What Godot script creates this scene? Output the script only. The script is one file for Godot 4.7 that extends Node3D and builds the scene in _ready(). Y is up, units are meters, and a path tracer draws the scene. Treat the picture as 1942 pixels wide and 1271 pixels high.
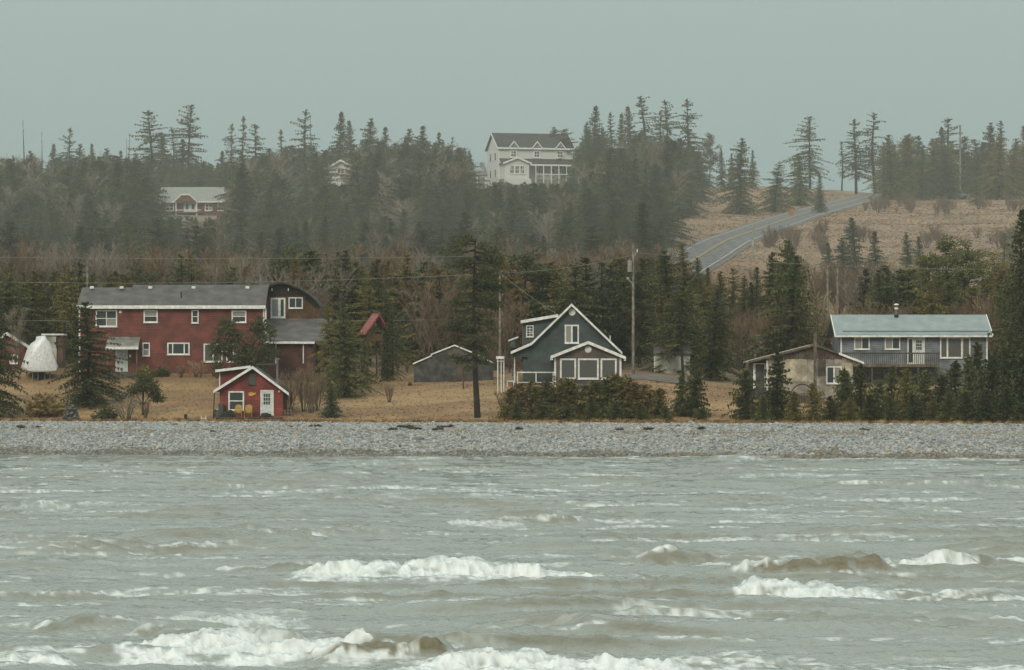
extends Node3D
# A village shore across a bay on a hazy overcast day. x = east, y = up, distance D = -z. Metres.
# Survey constants: the photograph's focal length in its own pixels, its centre column and its horizon row.
const F := 6900.0
const CU := 971.0
const CV := 743.0
const EYE := 5.0

var taken := {}
var cu := 0.0
var cv := 0.0
var cs := 1.0
var mats := {}
var rng := RandomNumberGenerator.new()
var ground_noise := FastNoiseLite.new()
var road_pts: Array = []

# ---------------------------------------------------------------- naming and tagging
func numbered(called: String) -> String:
	if not taken.has(called):
		taken[called] = 0
		return called
	taken[called] += 1
	return "%s_%03d" % [called, taken[called]]

func tag(o: Node, label: String, category: String, group := "", kind := "") -> void:
	if label != "": o.set_meta("label", label)
	if category != "": o.set_meta("category", category)
	if group != "": o.set_meta("group", group)
	if kind != "": o.set_meta("kind", kind)

func thing(called: String, label: String, category: String, at: Vector3, turn := 0.0, group := "") -> Node3D:
	var o := Node3D.new()
	o.name = numbered(called)
	add_child(o)
	o.position = at
	o.rotation.y = turn
	tag(o, label, category, group)
	return o

func part(parent: Node, called: String, mesh: Mesh, m: Material) -> MeshInstance3D:
	var o := MeshInstance3D.new()
	o.name = called
	o.mesh = mesh
	o.material_override = m
	parent.add_child(o, true)
	return o

func setting(called: String, mesh: Mesh, m: Material, label: String, category: String, kind := "structure") -> MeshInstance3D:
	var o := MeshInstance3D.new()
	o.name = numbered(called)
	o.mesh = mesh
	o.material_override = m
	add_child(o)
	tag(o, label, category, "", kind)
	return o

# ---------------------------------------------------------------- survey: bearings of the photograph to metres
func gx(u: float, d: float) -> float: return (u - CU) * d / F
func gy(v: float, d: float) -> float: return EYE + (CV - v) * d / F
func at(u: float, v: float, d: float) -> Vector3: return Vector3(gx(u, d), gy(v, d), -d)
func site(u: float, v: float, d: float) -> Vector3:   # start measuring a building whose base point is here
	cu = u; cv = v; cs = d / F
	return at(u, v, d)
func lx(u: float) -> float: return (u - cu) * cs
func ly(v: float) -> float: return (cv - v) * cs

# ---------------------------------------------------------------- mesh builder
class MB:
	var v := PackedVector3Array()
	var n := PackedVector3Array()
	var c := PackedColorArray()
	var col := Color(1, 1, 1)
	func tri(a: Vector3, b: Vector3, d: Vector3, out: Vector3) -> void:
		var k := (b - a).cross(d - a)
		if k.length_squared() < 1e-14: return
		if k.dot(out) > 0.0:
			v.append(a); v.append(d); v.append(b)
		else:
			v.append(a); v.append(b); v.append(d)
			k = -k
		k = k.normalized()
		for i in 3:
			n.append(k); c.append(col)
	func leaf(a: Vector3, b: Vector3, d: Vector3, nn: Vector3) -> void:
		if (b - a).cross(d - a).dot(nn) > 0.0:
			v.append(a); v.append(d); v.append(b)
		else:
			v.append(a); v.append(b); v.append(d)
		for i in 3:
			n.append(nn); c.append(col)
	func quad(a: Vector3, b: Vector3, d: Vector3, e: Vector3, out: Vector3) -> void:
		tri(a, b, d, out); tri(a, d, e, out)
	func box(lo: Vector3, hi: Vector3) -> void:
		var a := Vector3(min(lo.x, hi.x), min(lo.y, hi.y), min(lo.z, hi.z))
		var b := Vector3(max(lo.x, hi.x), max(lo.y, hi.y), max(lo.z, hi.z))
		quad(Vector3(a.x, a.y, b.z), Vector3(b.x, a.y, b.z), Vector3(b.x, b.y, b.z), Vector3(a.x, b.y, b.z), Vector3.BACK)
		quad(Vector3(a.x, a.y, a.z), Vector3(b.x, a.y, a.z), Vector3(b.x, b.y, a.z), Vector3(a.x, b.y, a.z), Vector3.FORWARD)
		quad(Vector3(a.x, a.y, a.z), Vector3(a.x, a.y, b.z), Vector3(a.x, b.y, b.z), Vector3(a.x, b.y, a.z), Vector3.LEFT)
		quad(Vector3(b.x, a.y, a.z), Vector3(b.x, a.y, b.z), Vector3(b.x, b.y, b.z), Vector3(b.x, b.y, a.z), Vector3.RIGHT)
		quad(Vector3(a.x, b.y, a.z), Vector3(a.x, b.y, b.z), Vector3(b.x, b.y, b.z), Vector3(b.x, b.y, a.z), Vector3.UP)
		quad(Vector3(a.x, a.y, a.z), Vector3(a.x, a.y, b.z), Vector3(b.x, a.y, b.z), Vector3(b.x, a.y, a.z), Vector3.DOWN)
	# a polygon in the x-y plane given depth from z0 to z1; along = true: points are (z, y) and the depth runs along x
	func slab(p: PackedVector2Array, z0: float, z1: float, along := false) -> void:
		var q := func(a: Vector2, z: float) -> Vector3: return Vector3(z, a.y, a.x) if along else Vector3(a.x, a.y, z)
		var idx := Geometry2D.triangulate_polygon(p)
		var fwd := Vector3.RIGHT if along else Vector3.BACK
		for i in range(0, idx.size(), 3):
			tri(q.call(p[idx[i]], z1), q.call(p[idx[i + 1]], z1), q.call(p[idx[i + 2]], z1), fwd if z1 > z0 else -fwd)
			tri(q.call(p[idx[i]], z0), q.call(p[idx[i + 1]], z0), q.call(p[idx[i + 2]], z0), -fwd if z1 > z0 else fwd)
		var area := 0.0
		for i in p.size():
			var a := p[i]; var b := p[(i + 1) % p.size()]
			area += a.x * b.y - b.x * a.y
		for i in p.size():
			var a := p[i]; var b := p[(i + 1) % p.size()]
			var o := Vector2(b.y - a.y, a.x - b.x) * (1.0 if area > 0.0 else -1.0)
			var out := Vector3(0, o.y, o.x) if along else Vector3(o.x, o.y, 0)
			quad(q.call(a, z0), q.call(b, z0), q.call(b, z1), q.call(a, z1), out)
	func tube(a: Vector3, b: Vector3, r0: float, r1: float, sides := 6, caps := true) -> void:
		var d := (b - a).normalized()
		var s := d.cross(Vector3.UP if absf(d.y) < 0.95 else Vector3.RIGHT).normalized()
		var t := d.cross(s)
		for i in sides:
			var p := TAU * i / sides
			var q := TAU * (i + 1) / sides
			var e := s * cos(p) + t * sin(p)
			var f := s * cos(q) + t * sin(q)
			if r1 > 0.0005: quad(a + e * r0, a + f * r0, b + f * r1, b + e * r1, e + f)
			else: tri(a + e * r0, a + f * r0, b, e + f)
			if caps:
				tri(a, a + e * r0, a + f * r0, -d)
				if r1 > 0.0005: tri(b, b + e * r1, b + f * r1, d)
	func run(pts: Array, r: float, sides := 4) -> void:
		for i in pts.size() - 1:
			tube(pts[i], pts[i + 1], r, r, sides, i == 0 or i == pts.size() - 2)
	func smooth() -> void:   # share the normals of touching corners
		var sum := {}
		for i in v.size():
			var k := (v[i] * 1000.0).round()
			sum[k] = sum.get(k, Vector3.ZERO) + n[i]
		for i in v.size(): n[i] = (sum[(v[i] * 1000.0).round()] as Vector3).normalized()
	func mesh() -> ArrayMesh:
		var arr := []
		arr.resize(Mesh.ARRAY_MAX)
		arr[Mesh.ARRAY_VERTEX] = v
		arr[Mesh.ARRAY_NORMAL] = n
		arr[Mesh.ARRAY_COLOR] = c
		var m := ArrayMesh.new()
		m.add_surface_from_arrays(Mesh.PRIMITIVE_TRIANGLES, arr)
		return m

func boxp(parent: Node, called: String, m: Material, lo: Vector3, hi: Vector3) -> MeshInstance3D:
	var b := MB.new()
	b.box(lo, hi)
	return part(parent, called, b.mesh(), m)

func slabp(parent: Node, called: String, m: Material, pts: Array, z0: float, z1: float, along := false) -> MeshInstance3D:
	var b := MB.new()
	b.slab(PackedVector2Array(pts), z0, z1, along)
	return part(parent, called, b.mesh(), m)

# a straight board lying along a-b (in x-y), its width measured downwards, from z0 to z1
func boardp(parent: Node, called: String, m: Material, a: Vector2, b: Vector2, w: float, z0: float, z1: float) -> MeshInstance3D:
	return slabp(parent, called, m, [a, b, b - Vector2(0, w), a - Vector2(0, w)], z0, z1)

func tubep(parent: Node, called: String, m: Material, a: Vector3, b: Vector3, r0: float, r1: float, sides := 8) -> MeshInstance3D:
	var k := MB.new()
	k.tube(a, b, r0, r1, sides)
	return part(parent, called, k.mesh(), m)

# ---------------------------------------------------------------- materials
func lin(r: float, g: float, b: float) -> Color: return Color(r, g, b).linear_to_srgb()

func grain(seed_: int, freq: float, low: float, sx := 1.0, sy := 1.0, octaves := 4, size := 256) -> ImageTexture:
	# a grey mottling between low and 1 (sRGB values), seamless
	var f := FastNoiseLite.new()
	f.seed = seed_
	f.noise_type = FastNoiseLite.TYPE_SIMPLEX_SMOOTH
	f.frequency = freq
	f.fractal_octaves = octaves
	var img := f.get_seamless_image(int(size * sx), int(size * sy))
	img.resize(size, size, Image.INTERPOLATE_CUBIC)
	img.convert(Image.FORMAT_L8)
	var d := img.get_data()
	for i in d.size():
		d[i] = int(clampf(255.0 * (low + (1.0 - low) * d[i] / 255.0), 0, 255))
	var out := Image.create_from_data(size, size, false, Image.FORMAT_L8, d)
	out.generate_mipmaps()
	return ImageTexture.create_from_image(out)

var tex := {}
func make_textures() -> void:
	tex.soft = grain(3, 0.02, 0.78)
	tex.wear = grain(4, 0.025, 0.62, 1.0, 1.0, 6)
	tex.mottle = grain(5, 0.03, 0.55)
	tex.rough = grain(7, 0.09, 0.45)
	tex.streak = grain(9, 0.03, 0.6, 0.25, 1.0)      # stretched along u
	tex.fibre = grain(11, 0.05, 0.45, 1.0, 0.12)     # stretched along v: upright wood grain
	tex.grass = grain(13, 0.12, 0.74, 0.5, 1.0, 5, 512)
	# clapboard relief: the face of each board leans out towards its lower edge
	var img := Image.create(8, 64, false, Image.FORMAT_L8)
	for y in 64:
		var h := float(y % 32) / 31.0
		for x in 8:
			img.set_pixel(x, y, Color(h, h, h))
	tex.boards = ImageTexture.create_from_image(img)
	var f := FastNoiseLite.new()
	f.seed = 21
	f.frequency = 0.035
	f.fractal_octaves = 5
	var w := f.get_seamless_image(512, 512)
	w.bump_map_to_normal_map(3.0)
	tex.ripple = ImageTexture.create_from_image(w)

func paint(called: String, c: Color, rough := 0.8, texture := "soft", scale_ := 0.35, boards := false) -> StandardMaterial3D:
	if mats.has(called): return mats[called]
	var m := StandardMaterial3D.new()
	m.resource_name = called
	m.albedo_color = c
	m.roughness = rough
	if texture != "":
		m.albedo_texture = tex[texture]
		m.uv1_triplanar = true
		m.uv1_scale = Vector3.ONE * scale_
	if boards:
		m.heightmap_enabled = true
		m.heightmap_texture = tex.boards
		m.heightmap_scale = 2.5
		m.uv1_scale = Vector3(1.0, 1.0, 1.0) * 2.5
	if texture != "" and not (called.begins_with("white") or called.begins_with("metal") or called.begins_with("hill") or called.begins_with("shrink")):   # broad, faint weathering over the fine grain
		m.detail_enabled = true
		m.detail_albedo = tex.wear
		m.detail_blend_mode = BaseMaterial3D.BLEND_MODE_MUL
		m.detail_uv_layer = BaseMaterial3D.DETAIL_UV_2
		m.uv2_triplanar = true
		m.uv2_scale = Vector3.ONE * 0.11
	mats[called] = m
	return m

func make_materials() -> void:
	paint("white trim", lin(0.84, 0.86, 0.83), 0.6)
	paint("red siding", lin(0.255, 0.062, 0.046), 0.75, "soft", 0.3, true)
	paint("cabin red", lin(0.34, 0.05, 0.045), 0.75, "soft", 0.3, true)
	paint("asphalt shingle", lin(0.25, 0.245, 0.235), 0.95, "rough", 0.5)
	paint("dark shingle", lin(0.085, 0.08, 0.075), 0.95, "rough", 0.5)
	paint("green siding", lin(0.070, 0.106, 0.108), 0.75, "soft", 0.3, true)
	paint("taupe siding", lin(0.205, 0.165, 0.155), 0.8, "soft", 0.3, true)
	paint("charcoal siding", lin(0.125, 0.125, 0.122), 0.8, "mottle", 0.2)
	paint("pale siding", lin(0.68, 0.71, 0.60), 0.8, "soft", 0.3, true)
	paint("blue grey siding", lin(0.27, 0.31, 0.35), 0.75, "soft", 0.3, true)
	paint("metal roof", lin(0.235, 0.29, 0.295), 0.5, "soft", 0.12)
	paint("porch metal", lin(0.45, 0.47, 0.43), 0.5, "streak", 0.3)
	paint("weathered wood", lin(0.34, 0.28, 0.2), 0.9, "fibre", 0.8)
	paint("grey wood", lin(0.24, 0.22, 0.18), 0.9, "fibre", 0.8)
	paint("dark wood", lin(0.05, 0.04, 0.032), 0.9, "fibre", 0.8)
	paint("cedar", lin(0.26, 0.13, 0.06), 0.85, "fibre", 0.8)
	paint("rusty boards", lin(0.24, 0.145, 0.11), 0.9, "fibre", 0.8)
	paint("beige panel", lin(0.70, 0.64, 0.47), 0.85, "soft", 0.5)
	paint("plaster", lin(0.52, 0.48, 0.41), 0.9, "soft", 0.5)
	paint("concrete", lin(0.4, 0.4, 0.37), 0.95, "mottle", 0.4)
	paint("brick", lin(0.22, 0.095, 0.07), 0.9, "rough", 0.6)
	paint("white siding", lin(0.68, 0.71, 0.70), 0.75, "soft", 0.3, true)
	paint("hill green metal", lin(0.24, 0.26, 0.235), 0.6, "soft", 0.2)
	paint("yellow paint", lin(0.82, 0.47, 0.07), 0.6, "soft", 0.8)
	paint("white door", lin(0.66, 0.72, 0.70), 0.5, "soft", 0.5)
	paint("shrink wrap", lin(0.84, 0.88, 0.90), 0.35, "soft", 0.5)
	paint("steel pipe", lin(0.42, 0.43, 0.41), 0.45, "mottle", 1.5)
	mats["steel pipe"].metallic = 0.5
	paint("pole wood", lin(0.6, 0.57, 0.49), 0.9, "fibre", 0.7)
	paint("lamp steel", lin(0.62, 0.6, 0.52), 0.5, "soft", 1.0)
	paint("wire", lin(0.21, 0.21, 0.19), 0.6, "")
	paint("red metal", lin(0.58, 0.13, 0.105), 0.5, "streak", 0.4)
	paint("bin green", lin(0.09, 0.11, 0.10), 0.6, "soft", 1.0)
	paint("black cloth", lin(0.025, 0.027, 0.026), 0.9, "mottle", 1.0)
	paint("orange sign", lin(0.85, 0.26, 0.03), 0.6, "soft", 1.0)
	paint("firewood", lin(0.52, 0.4, 0.26), 0.9, "fibre", 1.5)
	paint("bark", lin(0.055, 0.045, 0.035), 0.95, "fibre", 1.2)
	paint("grey bark", lin(0.24, 0.21, 0.18), 0.95, "fibre", 1.2)
	paint("asphalt", lin(0.25, 0.25, 0.255), 0.85, "mottle", 0.12)
	paint("yellow line", lin(0.60, 0.47, 0.18), 0.7, "soft", 1.0)
	paint("white line", lin(0.62, 0.62, 0.58), 0.7, "soft", 1.0)
	paint("gravel", lin(0.34, 0.33, 0.29), 0.95, "rough", 0.8)
	# window glass: dark rooms behind, the sky mirrored on the face
	var g := StandardMaterial3D.new()
	g.albedo_color = lin(0.035, 0.042, 0.042)
	g.roughness = 0.06
	mats["glass"] = g
	var g2 := StandardMaterial3D.new()
	g2.albedo_color = lin(0.085, 0.085, 0.08)
	g2.roughness = 0.08
	mats["pale glass"] = g2
	var g3 := StandardMaterial3D.new()
	g3.albedo_color = lin(0.24, 0.24, 0.22)
	g3.roughness = 0.12
	mats["curtained glass"] = g3
	for spec in [["needles dark", 0.082, 0.090, 0.042], ["needles green", 0.136, 0.148, 0.064], ["needles blue", 0.110, 0.136, 0.084], ["needles olive", 0.215, 0.185, 0.070], ["needles rust", 0.225, 0.165, 0.078], ["twigs brown", 0.215, 0.16, 0.108], ["twigs grey", 0.235, 0.205, 0.168], ["twigs red", 0.175, 0.122, 0.090], ["straw", 0.36, 0.285, 0.17]]:
		var m := StandardMaterial3D.new()
		m.resource_name = spec[0]
		m.albedo_color = lin(spec[1], spec[2], spec[3])
		m.vertex_color_use_as_albedo = true
		m.roughness = 0.9
		m.metallic_specular = 0.25
		if spec[0].begins_with("needles"):
			m.backlight_enabled = true
			m.backlight = Color(0.62, 0.64, 0.5)
		mats[spec[0]] = m

# ---------------------------------------------------------------- terrain
func u_of(x: float, d: float) -> float: return CU + x * F / d
func water_edge(u: float) -> float: return 290.0 - 27.0 * u / 1942.0   # where the sea meets the beach
func berm(u: float) -> float: return water_edge(u) + 16.0

const LC := [-400.0, 0.0, 300.0, 700.0, 1100.0, 1500.0, 1942.0, 2400.0]
const LD := [0.0, 8.0, 20.0, 32.0, 45.0, 60.0]
const LH := [
	[2.45, 2.45, 2.45, 2.45, 2.45, 2.45, 2.45, 2.45],
	[2.8, 2.8, 2.8, 2.75, 2.85, 2.65, 2.65, 2.65],
	[4.3, 4.4, 4.6, 4.0, 4.3, 3.4, 3.3, 3.3],
	[6.4, 6.5, 6.8, 5.5, 5.9, 4.4, 4.2, 4.2],
	[7.5, 7.6, 7.7, 6.6, 6.4, 5.2, 4.9, 4.9],
	[8.8, 8.8, 8.8, 8.0, 7.3, 6.2, 6.0, 6.0]]
const HD := [372.0, 400.0, 430.0, 460.0, 530.0, 620.0, 700.0, 760.0, 900.0, 1500.0]
const HC := [-400.0, 500.0, 1000.0, 1350.0, 1700.0, 2400.0]
const HH := [
	[10.2, 10.2, 10.0, 10.2, 9.5, 9.5],
	[14.0, 14.2, 14.5, 15.4, 14.6, 14.0],
	[18.0, 18.5, 19.5, 20.9, 20.2, 19.5],
	[22.0, 22.5, 23.5, 24.2, 24.0, 23.6],
	[27.5, 28.0, 29.5, 30.5, 30.3, 30.5],
	[33.5, 34.5, 37.5, 37.2, 37.2, 38.0],
	[40.0, 41.5, 45.2, 44.5, 43.5, 44.0],
	[42.0, 43.5, 47.0, 46.0, 45.0, 46.0],
	[42.0, 43.0, 46.0, 45.0, 44.0, 45.0],
	[30.0, 30.0, 30.0, 30.0, 30.0, 30.0]]

func pick(cols: Array, row: Array, u: float) -> float:
	var k := cols.size()
	if u <= cols[0]: return row[0]
	if u >= cols[k - 1]: return row[k - 1]
	var i := 0
	while u > cols[i + 1]: i += 1
	var t: float = (u - cols[i]) / (cols[i + 1] - cols[i])
	t = t * t * (3.0 - 2.0 * t)
	return lerpf(row[i], row[i + 1], t)

func road_near(x: float, d: float) -> Vector2:   # (distance from the centre line, height there)
	var best := Vector2(1e9, 0)
	for i in road_pts.size() - 1:
		var a: Vector3 = road_pts[i]; var b: Vector3 = road_pts[i + 1]
		var p := Vector2(x + 0.0, -d); var a2 := Vector2(a.x, a.z); var b2 := Vector2(b.x, b.z)
		var t := clampf((p - a2).dot(b2 - a2) / (b2 - a2).length_squared(), 0.0, 1.0)
		var k := p.distance_to(a2.lerp(b2, t))
		if k < best.x: best = Vector2(k, lerpf(a.y, b.y, t))
	return best

func height(x: float, d: float) -> float:
	var u := u_of(x, d)
	var q := d - berm(u)
	var y := 0.0
	if q < 0.0:
		var s := clampf(1.0 + q / 16.0, -1.5, 1.0)      # 0 at the water's edge, 1 on the berm
		y = 2.45 * (s + 0.35 * sin(PI * clampf(s, 0, 1)) * 0.5) if s > 0.0 else 2.2 * s
		y += 0.10 * ground_noise.get_noise_2d(x * 3.0, d * 5.0)
	elif q < 60.0:
		var i := 0
		while q > LD[i + 1]: i += 1
		var y1 := pick(LC, LH[i], u); var y2 := pick(LC, LH[i + 1], u)
		var y0 := pick(LC, LH[max(i - 1, 0)], u); var y3 := pick(LC, LH[min(i + 2, 5)], u)
		y = cubic_interpolate(y1, y2, y0, y3, (q - LD[i]) / (LD[i + 1] - LD[i]))
		y += 0.12 * ground_noise.get_noise_2d(x * 2.0, d * 2.0) * clampf(q / 6.0, 0.0, 1.0)
	else:
		var d0 := berm(u) + 60.0
		var y1 := 0.0; var y2 := 0.0; var t := 0.0
		if d < HD[0]:
			y1 = pick(LC, LH[5], u); y2 = pick(HC, HH[0], u)
			t = (d - d0) / (HD[0] - d0)
		else:
			var i := 0
			while i < HD.size() - 2 and d > HD[i + 1]: i += 1
			y1 = pick(HC, HH[i], u); y2 = pick(HC, HH[i + 1], u)
			t = clampf((d - HD[i]) / (HD[i + 1] - HD[i]), 0, 1)
		y = lerpf(y1, y2, t)
		var rough := 0.5 * ground_noise.get_noise_2d(x * 0.7, d * 0.7) * clampf((q - 60.0) / 30.0, 0.0, 1.0)
		if d > 400.0 and d < 720.0 and x > 5.0:
			var r := road_near(x, d)
			var k := smoothstep(13.0, 4.6, r.x)
			y = lerpf(y + rough, r.y - 0.18, k)
		else:
			y += rough
	return y

func sheet(u0: float, u1: float, nu: int, ds: PackedFloat64Array, hf: Callable, cf: Callable) -> ArrayMesh:
	var v := PackedVector3Array(); var n := PackedVector3Array(); var c := PackedColorArray(); var uv := PackedVector2Array(); var idx := PackedInt32Array()
	var nd := ds.size()
	v.resize(nd * nu); n.resize(nd * nu); c.resize(nd * nu); uv.resize(nd * nu)
	for j in nd:
		for i in nu:
			var d := ds[j]
			var x := gx(u0 + (u1 - u0) * i / (nu - 1), d)
			var p := Vector3(x, hf.call(x, d), -d)
			v[j * nu + i] = p
			uv[j * nu + i] = Vector2(x, d)
			c[j * nu + i] = cf.call(p)
	for j in nd:
		for i in nu:
			var a := v[j * nu + max(i - 1, 0)]; var b := v[j * nu + min(i + 1, nu - 1)]
			var e := v[max(j - 1, 0) * nu + i]; var f := v[min(j + 1, nd - 1) * nu + i]
			n[j * nu + i] = (b - a).cross(f - e).normalized()
			if n[j * nu + i].y < 0: n[j * nu + i] = -n[j * nu + i]
	idx.resize((nd - 1) * (nu - 1) * 6)
	var k := 0
	for j in nd - 1:
		for i in nu - 1:
			var a := j * nu + i
			idx[k] = a; idx[k + 1] = a + nu; idx[k + 2] = a + 1
			idx[k + 3] = a + 1; idx[k + 4] = a + nu; idx[k + 5] = a + nu + 1
			k += 6
	var arr := []
	arr.resize(Mesh.ARRAY_MAX)
	arr[Mesh.ARRAY_VERTEX] = v; arr[Mesh.ARRAY_NORMAL] = n; arr[Mesh.ARRAY_COLOR] = c; arr[Mesh.ARRAY_TEX_UV] = uv; arr[Mesh.ARRAY_INDEX] = idx
	var m := ArrayMesh.new()
	m.add_surface_from_arrays(Mesh.PRIMITIVE_TRIANGLES, arr)
	return m

func ground_color(p: Vector3) -> Color:
	var d := -p.z
	var u := u_of(p.x, d)
	var q := d - berm(u)
	var a := ground_noise.get_noise_2d(p.x * 0.9 + 50.0, d * 3.0)
	var b := ground_noise.get_noise_2d(p.x * 4.0, d * 9.0 + 90.0)
	var straw := Color(0.35, 0.228, 0.108)
	var tan_ := Color(0.225, 0.130, 0.062)
	var moss := Color(0.185, 0.140, 0.052)
	var col := tan_.lerp(straw, clampf(0.5 + a * 1.5 + b * 0.5, 0, 1)).lerp(moss, clampf(-0.1 - b * 1.4, 0, 0.8))
	var litter := Color(0.15, 0.115, 0.075).lerp(Color(0.24, 0.175, 0.115), clampf(0.5 + b, 0, 1))
	if q > 45.0 and d < 425.0 and (u < 1290.0 or d < 384.0):
		col = col.lerp(litter, smoothstep(45.0, 58.0, q + a * 12.0))
	elif d >= 384.0:
		var field := smoothstep(1275.0, 1310.0, u + a * 30.0)
		var dry := Color(0.34, 0.235, 0.145).lerp(Color(0.225, 0.145, 0.088), clampf(0.45 - 1.3 * ground_noise.get_noise_2d(p.x * 1.6, d * 1.3) - b * 0.25, 0, 1))
		col = litter.lerp(dry, field)
	return col

# ---------------------------------------------------------------- trees
func shade(r: RandomNumberGenerator, lo := 0.65, hi := 1.4) -> Color:
	var k := r.randf_range(lo, hi)
	return Color(k * r.randf_range(0.9, 1.12), k, k * r.randf_range(0.85, 1.1))

func spray(b: MB, r: RandomNumberGenerator, p: Vector3, dir: Vector3, along: Vector3, w: float, l: float) -> void:
	# one needle spray: a narrow triangle, its base on the branch
	b.col = shade(r)
	var tip := p + dir * l
	var nn := along.cross(dir)
	if nn.length_squared() < 1e-6: return
	nn = nn.normalized()
	if nn.y < 0: nn = -nn
	b.leaf(p - along * w, p + along * w, tip, nn)

func bough(b: MB, r: RandomNumberGenerator, o: Vector3, az: float, length_: float, slope: float, droop: float, full: float) -> void:
	var out := Vector3(cos(az), 0, sin(az))
	var side := Vector3(-out.z, 0, out.x)
	var n: int = max(3, int(length_ / 0.22))
	for j in n + 1:
		var s := float(j) / n
		var p := o + out * length_ * s + Vector3.UP * length_ * (slope * s - droop * s * s + 0.25 * droop * s * s * s)
		for k in 4:
			if r.randf() > full: continue
			var tl := minf((0.34 * length_ * (1.0 - s) + 0.12) * r.randf_range(0.5, 1.25), 0.65)
			var dir := (out * r.randf_range(0.25, 0.9) + side * (1 if k % 2 == 0 else -1) * r.randf_range(0.4, 1.0) + Vector3.UP * r.randf_range(-0.55, 0.2)).normalized()
			spray(b, r, p, dir, (out + Vector3.UP * r.randf_range(-0.9, 0.9)).normalized(), r.randf_range(0.05, 0.10), tl)
		for k in 2:
			if r.randf() > full: continue
			var dn := (Vector3.DOWN + out * r.randf_range(-0.2, 0.8) + side * r.randf_range(-0.7, 0.7)).normalized()
			spray(b, r, p, dn, (out + side * r.randf_range(-0.9, 0.9)).normalized(), r.randf_range(0.06, 0.12), r.randf_range(0.14, 0.40) * minf(1.0, 0.35 + 0.5 * length_))
	var e := o + out * length_ + Vector3.UP * length_ * (slope - 0.75 * droop)
	spray(b, r, e - out * 0.1, (out + Vector3.UP * 0.3).normalized(), side, 0.09, 0.3)

# a spruce: tapered trunk, uneven boughs; gap = share of boughs missing, wild = how ragged and lopsided it has grown
func spruce(seed_: int, h: float, radius: float, start: float, whorls: int, per: int, gap: float, droop: float, full := 0.9, power := 0.85, wild := 0.5) -> Dictionary:
	var r := RandomNumberGenerator.new()
	r.seed = seed_
	var t := MB.new()
	t.tube(Vector3(0, -0.4, 0), Vector3(0, h * 0.5, 0), 0.012 * h + 0.03, 0.008 * h + 0.01, 7)
	t.tube(Vector3(0, h * 0.5, 0), Vector3(0, h * 0.985, 0), 0.008 * h + 0.01, 0.008, 6)
	var b := MB.new()
	var lean := r.randf_range(0, TAU)
	var lobe := r.randf_range(0, TAU)
	var n := whorls * per
	for i in n:
		if r.randf() < gap: continue
		var f := clampf((i + r.randf_range(-1.0, 1.0) * per * 0.9) / n, 0.0, 0.985)
		var y := h * (start + (1.0 - start) * f)
		var az := i * 2.399 + r.randf_range(-0.6, 0.6)
		var wide := radius * pow(1.0 - f, power) + 0.08
		if f < 0.12: wide *= 0.6 + 3.0 * f
		# lopsided growth: some quarters and heights reach further than others
		wide *= 1.0 + wild * (0.30 * cos(az - lean) + 0.28 * sin(f * 23.0 + lobe) * cos(az * 2.0 + lobe) + 0.22 * sin(f * 41.0 + lobe * 3.0))
		var l := wide * r.randf_range(0.55, 1.12)
		bough(b, r, Vector3(0, y, 0), az, maxf(l, 0.1), lerpf(-0.10, 0.65, f * f) + r.randf_range(-0.12, 0.12), droop * lerpf(1.0, 0.3, f), full)
		if gap > 0.1 and r.randf() < 0.25:   # bare boughs show as sticks
			var a2 := r.randf() * TAU
			t.tube(Vector3(0, y, 0), Vector3(cos(a2), r.randf_range(-0.3, 0.1), sin(a2)) * wide * 0.8 + Vector3(0, y, 0), 0.02, 0.006, 3, false)
	for k in 5:   # the leader
		spray(b, r, Vector3(0, h * (0.93 + 0.014 * k), 0), Vector3(r.randf_range(-0.4, 0.4), 1, r.randf_range(-0.4, 0.4)).normalized(), Vector3(cos(k * 1.3), 0, sin(k * 1.3)), 0.07, 0.35)
	# the stem is never quite straight
	var bx := r.randfn() * 0.035 * h * wild; var bz := r.randfn() * 0.035 * h * wild
	for m in [t, b]:
		for i in m.v.size():
			var q: float = m.v[i].y / h
			m.v[i] += Vector3(bx * q * q + 0.012 * h * wild * sin(q * 7.0 + lobe), 0, bz * q * q)
	return {"h": h, "r": radius, "trunk": t.mesh(), "crown": b.mesh(), "bark": "bark"}

# foliage tuft: short sprays pointing all ways
func tuft(b: MB, r: RandomNumberGenerator, o: Vector3, size: Vector3, count: int, l := 0.30, w := 0.055) -> void:
	for i in int(count * 1.8):
		var d := Vector3(r.randfn(), r.randfn(), r.randfn()).normalized()
		var p := o + d * size * pow(r.randf(), 0.4)
		var dir := (d + Vector3(r.randfn(), r.randfn() * 0.6 + 0.1, r.randfn()) * 0.6).normalized()
		var al := dir.cross(Vector3(r.randfn(), r.randfn(), r.randfn())).normalized()
		spray(b, r, p, dir, al, w * r.randf_range(0.7, 1.3), l * r.randf_range(0.6, 1.3))

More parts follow.
